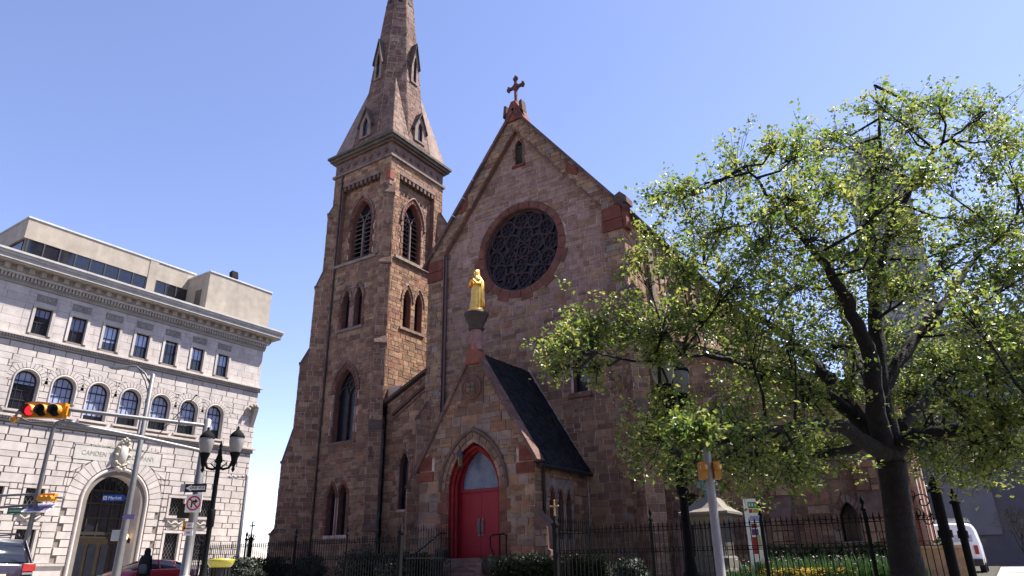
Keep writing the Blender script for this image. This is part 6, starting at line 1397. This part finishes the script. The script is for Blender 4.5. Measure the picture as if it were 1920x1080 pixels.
def car(label, name, loc, rz, col, prof, cab, wb, W_, wr, cat='car'):
    t = thing(name, label, cat, loc, None, rz)
    mb = MB(); loft(mb, [(x, body_sec(w*W_/2, zb, zs, zt)) for x, w, zb, zs, zt in prof], col); body = mb.build('body', M['gloss'], t, local=True)
    # glass house
    gl = MB(); loft(gl, [(x, [(w0*W_/2, z0), (w0*W_/2*.99, z0+.02), (w1*W_/2, z1-.03), (w1*W_/2*.9, z1), (.01, z1+.01)]) for x, w0, z0, w1, z1 in cab], (.02, .02, .02)); gl.build('windows', M['glass_dark'], t, local=True)
    rf = MB(); top = [(x, w1, z1) for x, w0, z0, w1, z1 in cab][1:-1]
    loft(rf, [(x, [(w1*W_/2+.012, z1-.07), (w1*W_/2+.014, z1-.02), (w1*W_/2*.88, z1+.014), (.01, z1+.03)]) for x, w1, z1 in top], col); rf.build('roof', M['gloss'], body, local=True)
    for x in wb:
        for sg in (1, -1): wheel(t, x, sg*(W_/2-.1), wr, .21)
    pl2 = MB()
    for i in range(len(cab)):                                      # pillars
        x, w0, z0, w1, z1 = cab[i]
        if i in (0, len(cab)-1): continue
        for sg in (1, -1): pl2.tube([(x, sg*(w0*W_/2+.005), z0), (x, sg*(w1*W_/2+.01), z1-.03)], .035, 6, col)
    for a, b in ((0, 1), (-1, -2)):
        for sg in (1, -1): pl2.tube([(cab[a][0], sg*cab[a][1]*W_/2*.97, cab[a][2]), (cab[b][0], sg*(cab[b][3]*W_/2), cab[b][4]-.02)], .035, 6, col)
    pl2.build('pillars', M['gloss'], body, local=True)
    return t, body
# red coupe along the bank pavement
RC = (.34, .012, .022)
t, b_ = car('red coupe parked before the bank behind the walking person', 'parked_car', (-35.6, 20.6, 0), -math.pi/2, RC,
    [(-2.15, .80, .45, .78, .84), (-2.05, .95, .3, .86, .93), (-1.3, 1, .2, .92, .97), (0, 1, .2, .90, .93), (1.0, 1, .2, .86, .92), (1.8, .96, .25, .74, .84), (2.15, .82, .35, .6, .66), (2.25, .7, .42, .52, .55)],
    [(-1.75, .80, .93, .7, .95), (-.85, .90, .92, .66, 1.27), (.0, .92, .9, .68, 1.33), (.45, .9, .9, .66, 1.28), (1.25, .84, .89, .7, .92)], (-1.35, 1.35), 1.78, .31)
for sg in (1, -1):
    MB().obox((2.1, sg*.62, .62), (.06, .02*sg, 0), (0, .16, 0), (0, 0, .06), (.7, .7, .7)).build('headlight', M['globe'], t, local=True); MB().obox((-2.1, sg*.6, .78), (.05, 0, 0), (0, .18, 0), (0, 0, .07), (.3, .01, .01)).build('taillight', M['gloss'], t, local=True)
    MB().obox((.95, sg*.95, .98), (.06, 0, 0), (0, .1, 0), (0, 0, .06), RC).build('wing_mirror', M['gloss'], t, local=True)
# dark estate seen from behind at the left edge
SV = (.028, .017, .03)
t, b_ = car('dark purple estate car with roof rack at the left edge of the street', 'estate_car', (-23.6, 8.25, 0), math.pi, SV,
    [(-2.3, .90, .40, .98, 1.02), (-2.25, .98, .30, 1.06, 1.10), (-1.2, 1, .22, 1.08, 1.1), (.6, 1, .22, 1.04, 1.06), (1.3, .99, .24, .98, 1.05), (2.0, .95, .28, .82, .95), (2.3, .8, .4, .62, .68)],
    [(-2.26, .92, 1.10, .78, 1.12), (-1.95, .92, 1.10, .74, 1.66), (-.8, .93, 1.09, .75, 1.72), (.3, .92, 1.07, .73, 1.68), (1.25, .86, 1.05, .74, 1.08)], (-1.4, 1.4), 1.84, .34)
for sg in (1, -1):
    MB().obox((-2.28, sg*.76, .98), (.03, 0, 0), (0, .15, 0), (0, 0, .085), (.40, .012, .015)).build('taillight', M['gloss'], t, local=True); MB().obox((-2.30, sg*.74, .84), (.02, 0, 0), (0, .12, 0), (0, 0, .025), (.6, .58, .56)).build('reversing_light', M['globe'], t, local=True)
    mb = MB(); mb.tube([(-1.7, sg*.6, 1.76), (-1.65, sg*.6, 1.82), (.1, sg*.6, 1.83), (.2, sg*.6, 1.74)], .022, 6, (.03, .03, .03)); mb.build('roof_rail', M['paint'], t, local=True)
    MB().obox((.9, sg*1.02, 1.14), (.06, 0, 0), (0, .1, 0), (0, 0, .08), SV).build('wing_mirror', M['gloss'], t, local=True)
for x in (-1.3, -.3): MB().obox((x, 0, 1.85), (.03, 0, 0), (0, .66, 0), (0, 0, .015), (.03, .03, .03)).build('cross_bar', M['paint'], t, local=True)
MB().obox((-2.31, 0, .76), (.012, 0, 0), (0, .26, 0), (0, 0, .075), (.6, .58, .42)).build('number_plate', M['paint'], t, local=True)
MB().obox((-2.36, 0, .52), (.05, 0, 0), (0, .84, 0), (0, 0, .10), (.03, .025, .03)).build('bumper', M['paint'], t, local=True)
mb = MB(); mb.tube([(-2.24, .05, 1.16), (-2.22, .25, 1.2), (-2.2, .42, 1.26)], .014, 5, (.01, .01, .01)); mb.build('wiper', M['paint'], t, local=True)
# white van beyond the fence
t = thing('white_van', 'white panel van with ladder rack seen from behind beyond the fence', 'van', (-1.82, 40.0, .13), None, math.pi/2)
VW = (.74, .75, .77)
mb = MB(); vsec = lambda w, zb, zt: [(w*.97, zb), (w, zb+.3), (w*.99, zb+.8), (w*.90, zt-.25), (w*.82, zt-.06), (w*.6, zt), (.01, zt+.03)]
loft(mb, [(-2.5, vsec(.95, .5, 2.0)), (-2.42, vsec(1.0, .42, 2.12)), (1.2, vsec(1.0, .42, 2.14)), (1.7, vsec(.98, .42, 1.9)), (2.1, vsec(.97, .42, 1.35)), (2.75, vsec(.9, .45, 1.1))], VW); mb.build('body', M['gloss'], t, local=True)
MB().obox((-2.56, 0, .52), (.09, 0, 0), (0, .96, 0), (0, 0, .13), (.025, .025, .028)).build('bumper', M['paint'], t, local=True)
for sg in (1, -1):
    MB().obox((-2.50, sg*.82, 1.02), (.03, 0, 0), (0, .075, 0), (0, 0, .18), (.28, .01, .012)).build('taillight', M['gloss'], t, local=True); MB().obox((-2.49, sg*.42, 1.62), (.012, 0, .0), (0, .34, 0), (.03, 0, .26), (.02, .02, .02)).build('rear_window', M['glass_blue'], t, local=True); MB().obox((1.4, sg*1.12, 1.4), (.06, 0, 0), (0, .09, 0), (0, 0, .14), (.02, .02, .02)).build('wing_mirror', M['paint'], t, local=True)
MB().obox((-2.52, .35, .92), (.012, 0, 0), (0, .2, 0), (0, 0, .075), (.42, .38, .16)).build('number_plate', M['paint'], t, local=True)
MB().obox((-2.5, 0, 1.25), (.01, 0, 0), (0, .008, 0), (0, 0, .75), (.2, .2, .2)).build('door_seam', M['paint'], t, local=True)
mb = MB()
for sg in (1, -1): mb.tube([(-2.3, sg*.7, 2.1), (-2.3, sg*.7, 2.32), (1.0, sg*.7, 2.32), (1.0, sg*.7, 2.1)], .025, 6)
for x in (-2.3, -1.2, 0, 1.0): mb.tube([(x, -.7, 2.32), (x, .7, 2.32)], .022, 6)
mb.build('roof_rack', M['steel'], t, local=True)
for x in (-1.5, 1.9):
    for sg in (1, -1): wheel(t, x, sg*.88, .36, .24)
t, b_ = car('dark blue parked car in the shade right of the white van', 'parked_car', (2.9, 49.5, 0), math.pi/2, (.02, .025, .05),
    [(-2.15, .85, .4, .86, .9), (-2.05, .97, .3, .92, .96), (-1.2, 1, .22, .95, .98), (.3, 1, .22, .92, .95), (1.1, 1, .22, .9, .95), (1.9, .95, .25, .76, .86), (2.2, .8, .38, .58, .62)],
    [(-1.7, .84, .95, .7, .97), (-1.05, .9, .95, .68, 1.38), (0, .92, .93, .7, 1.44), (.5, .9, .92, .68, 1.38), (1.2, .84, .92, .7, .94)], (-1.35, 1.35), 1.8, .32)
for sg in (1, -1): MB().obox((-2.1, sg*.6, .8), (.05, 0, 0), (0, .2, 0), (0, 0, .07), (.25, .01, .01)).build('taillight', M['gloss'], t, local=True)

# ------------------------------------------------------------------ the walking person, seen from behind
pe = thing('person', 'person in a dark hooded coat walking before the red car', 'person', (-32.45, 18.49, 0), None, .2)
me = bpy.data.meshes.new('figure')
J = {'pelvis': (0, 0, .95, .19, .15), 'waist': (0, 0, 1.12, .19, .15), 'chest': (0, .01, 1.32, .22, .16), 'neck': (0, .03, 1.50, .08, .08), 'head': (0, .05, 1.60, .085, .095), 'crown': (0, .05, 1.72, .07, .08),
     'shl': (-.20, 0, 1.42, .085, .085), 'ell': (-.29, .02, 1.15, .07, .07), 'wrl': (-.25, .16, .95, .05, .05), 'hal': (-.22, .22, .90, .045, .035),
     'shr': (.20, 0, 1.42, .085, .085), 'elr': (.30, .0, 1.15, .07, .07), 'wrr': (.26, .12, .93, .05, .05), 'har': (.24, .18, .87, .045, .035),
     'hil': (-.10, 0, .88, .12, .12), 'knl': (-.11, .08, .48, .085, .085), 'anl': (-.11, -.02, .09, .055, .055), 'tol': (-.12, .16, .05, .05, .04),
     'hir': (.10, 0, .88, .12, .12), 'knr': (.11, -.04, .48, .085, .085), 'anr': (.11, -.22, .12, .055, .055), 'tor': (.12, -.06, .05, .05, .04)}
names = list(J); E_ = [('pelvis', 'waist'), ('waist', 'chest'), ('chest', 'neck'), ('neck', 'head'), ('head', 'crown'), ('chest', 'shl'), ('shl', 'ell'), ('ell', 'wrl'), ('wrl', 'hal'), ('chest', 'shr'), ('shr', 'elr'), ('elr', 'wrr'), ('wrr', 'har'), ('pelvis', 'hil'), ('hil', 'knl'), ('knl', 'anl'), ('anl', 'tol'), ('pelvis', 'hir'), ('hir', 'knr'), ('knr', 'anr'), ('anr', 'tor')]
me.from_pydata([J[k][:3] for k in names], [(names.index(a), names.index(b)) for a, b in E_], [])
me.materials.append(M['cloth']); at = me.attributes.new('tint', 'FLOAT_COLOR', 'POINT')
for i in range(len(names)): at.data[i].color = (.014, .013, .015, 1)
fg = put('figure', me, pe); sm = fg.modifiers.new('skin', 'SKIN'); sm.use_smooth_shade = True
for i, k in enumerate(names): v_ = me.skin_vertices[0].data[i]; v_.radius = (J[k][3], J[k][4]); v_.use_root = (k == 'pelvis')
fg.modifiers.new('smooth', 'SUBSURF').levels = 1; fg.modifiers['smooth'].render_levels = 2
mb = MB(); robe(mb, (0, 0, 0), [(.62, .33, .25, 0, 1), (.8, .33, .24, 0, 1), (1.0, .32, .22, 0, .8), (1.15, .325, .22, 0, .8), (1.32, .32, .21, 0, .5), (1.44, .27, .17, 0, .3), (1.50, .14, .12, 0, 0), (1.53, .12, .12, 0, 0)], (.012, .011, .013), 28, 7, .04); mb.build('coat', M['cloth'], pe, local=True)
mb = MB(); robe(mb, (0, .02, 0), [(1.47, .16, .14, 0, .4), (1.54, .135, .135, 0, .3), (1.64, .13, .14, 0, .2), (1.73, .115, .125, 0, .1), (1.79, .07, .08, 0, 0), (1.805, .01, .01, 0, 0)], (.011, .010, .012), 24, 5, .04); mb.build('hood', M['cloth'], pe, local=True)
mb = MB(); robe(mb, (.12, -.20, 0), [(.72, .20, .09, 0, 1), (.9, .23, .11, 0, 1), (1.05, .2, .1, 0, .6), (1.12, .1, .06, 0, .2)], (.07, .07, .085), 24, 5, .05); mb.build('bag', M['cloth'], pe, local=True)
finish_stones()
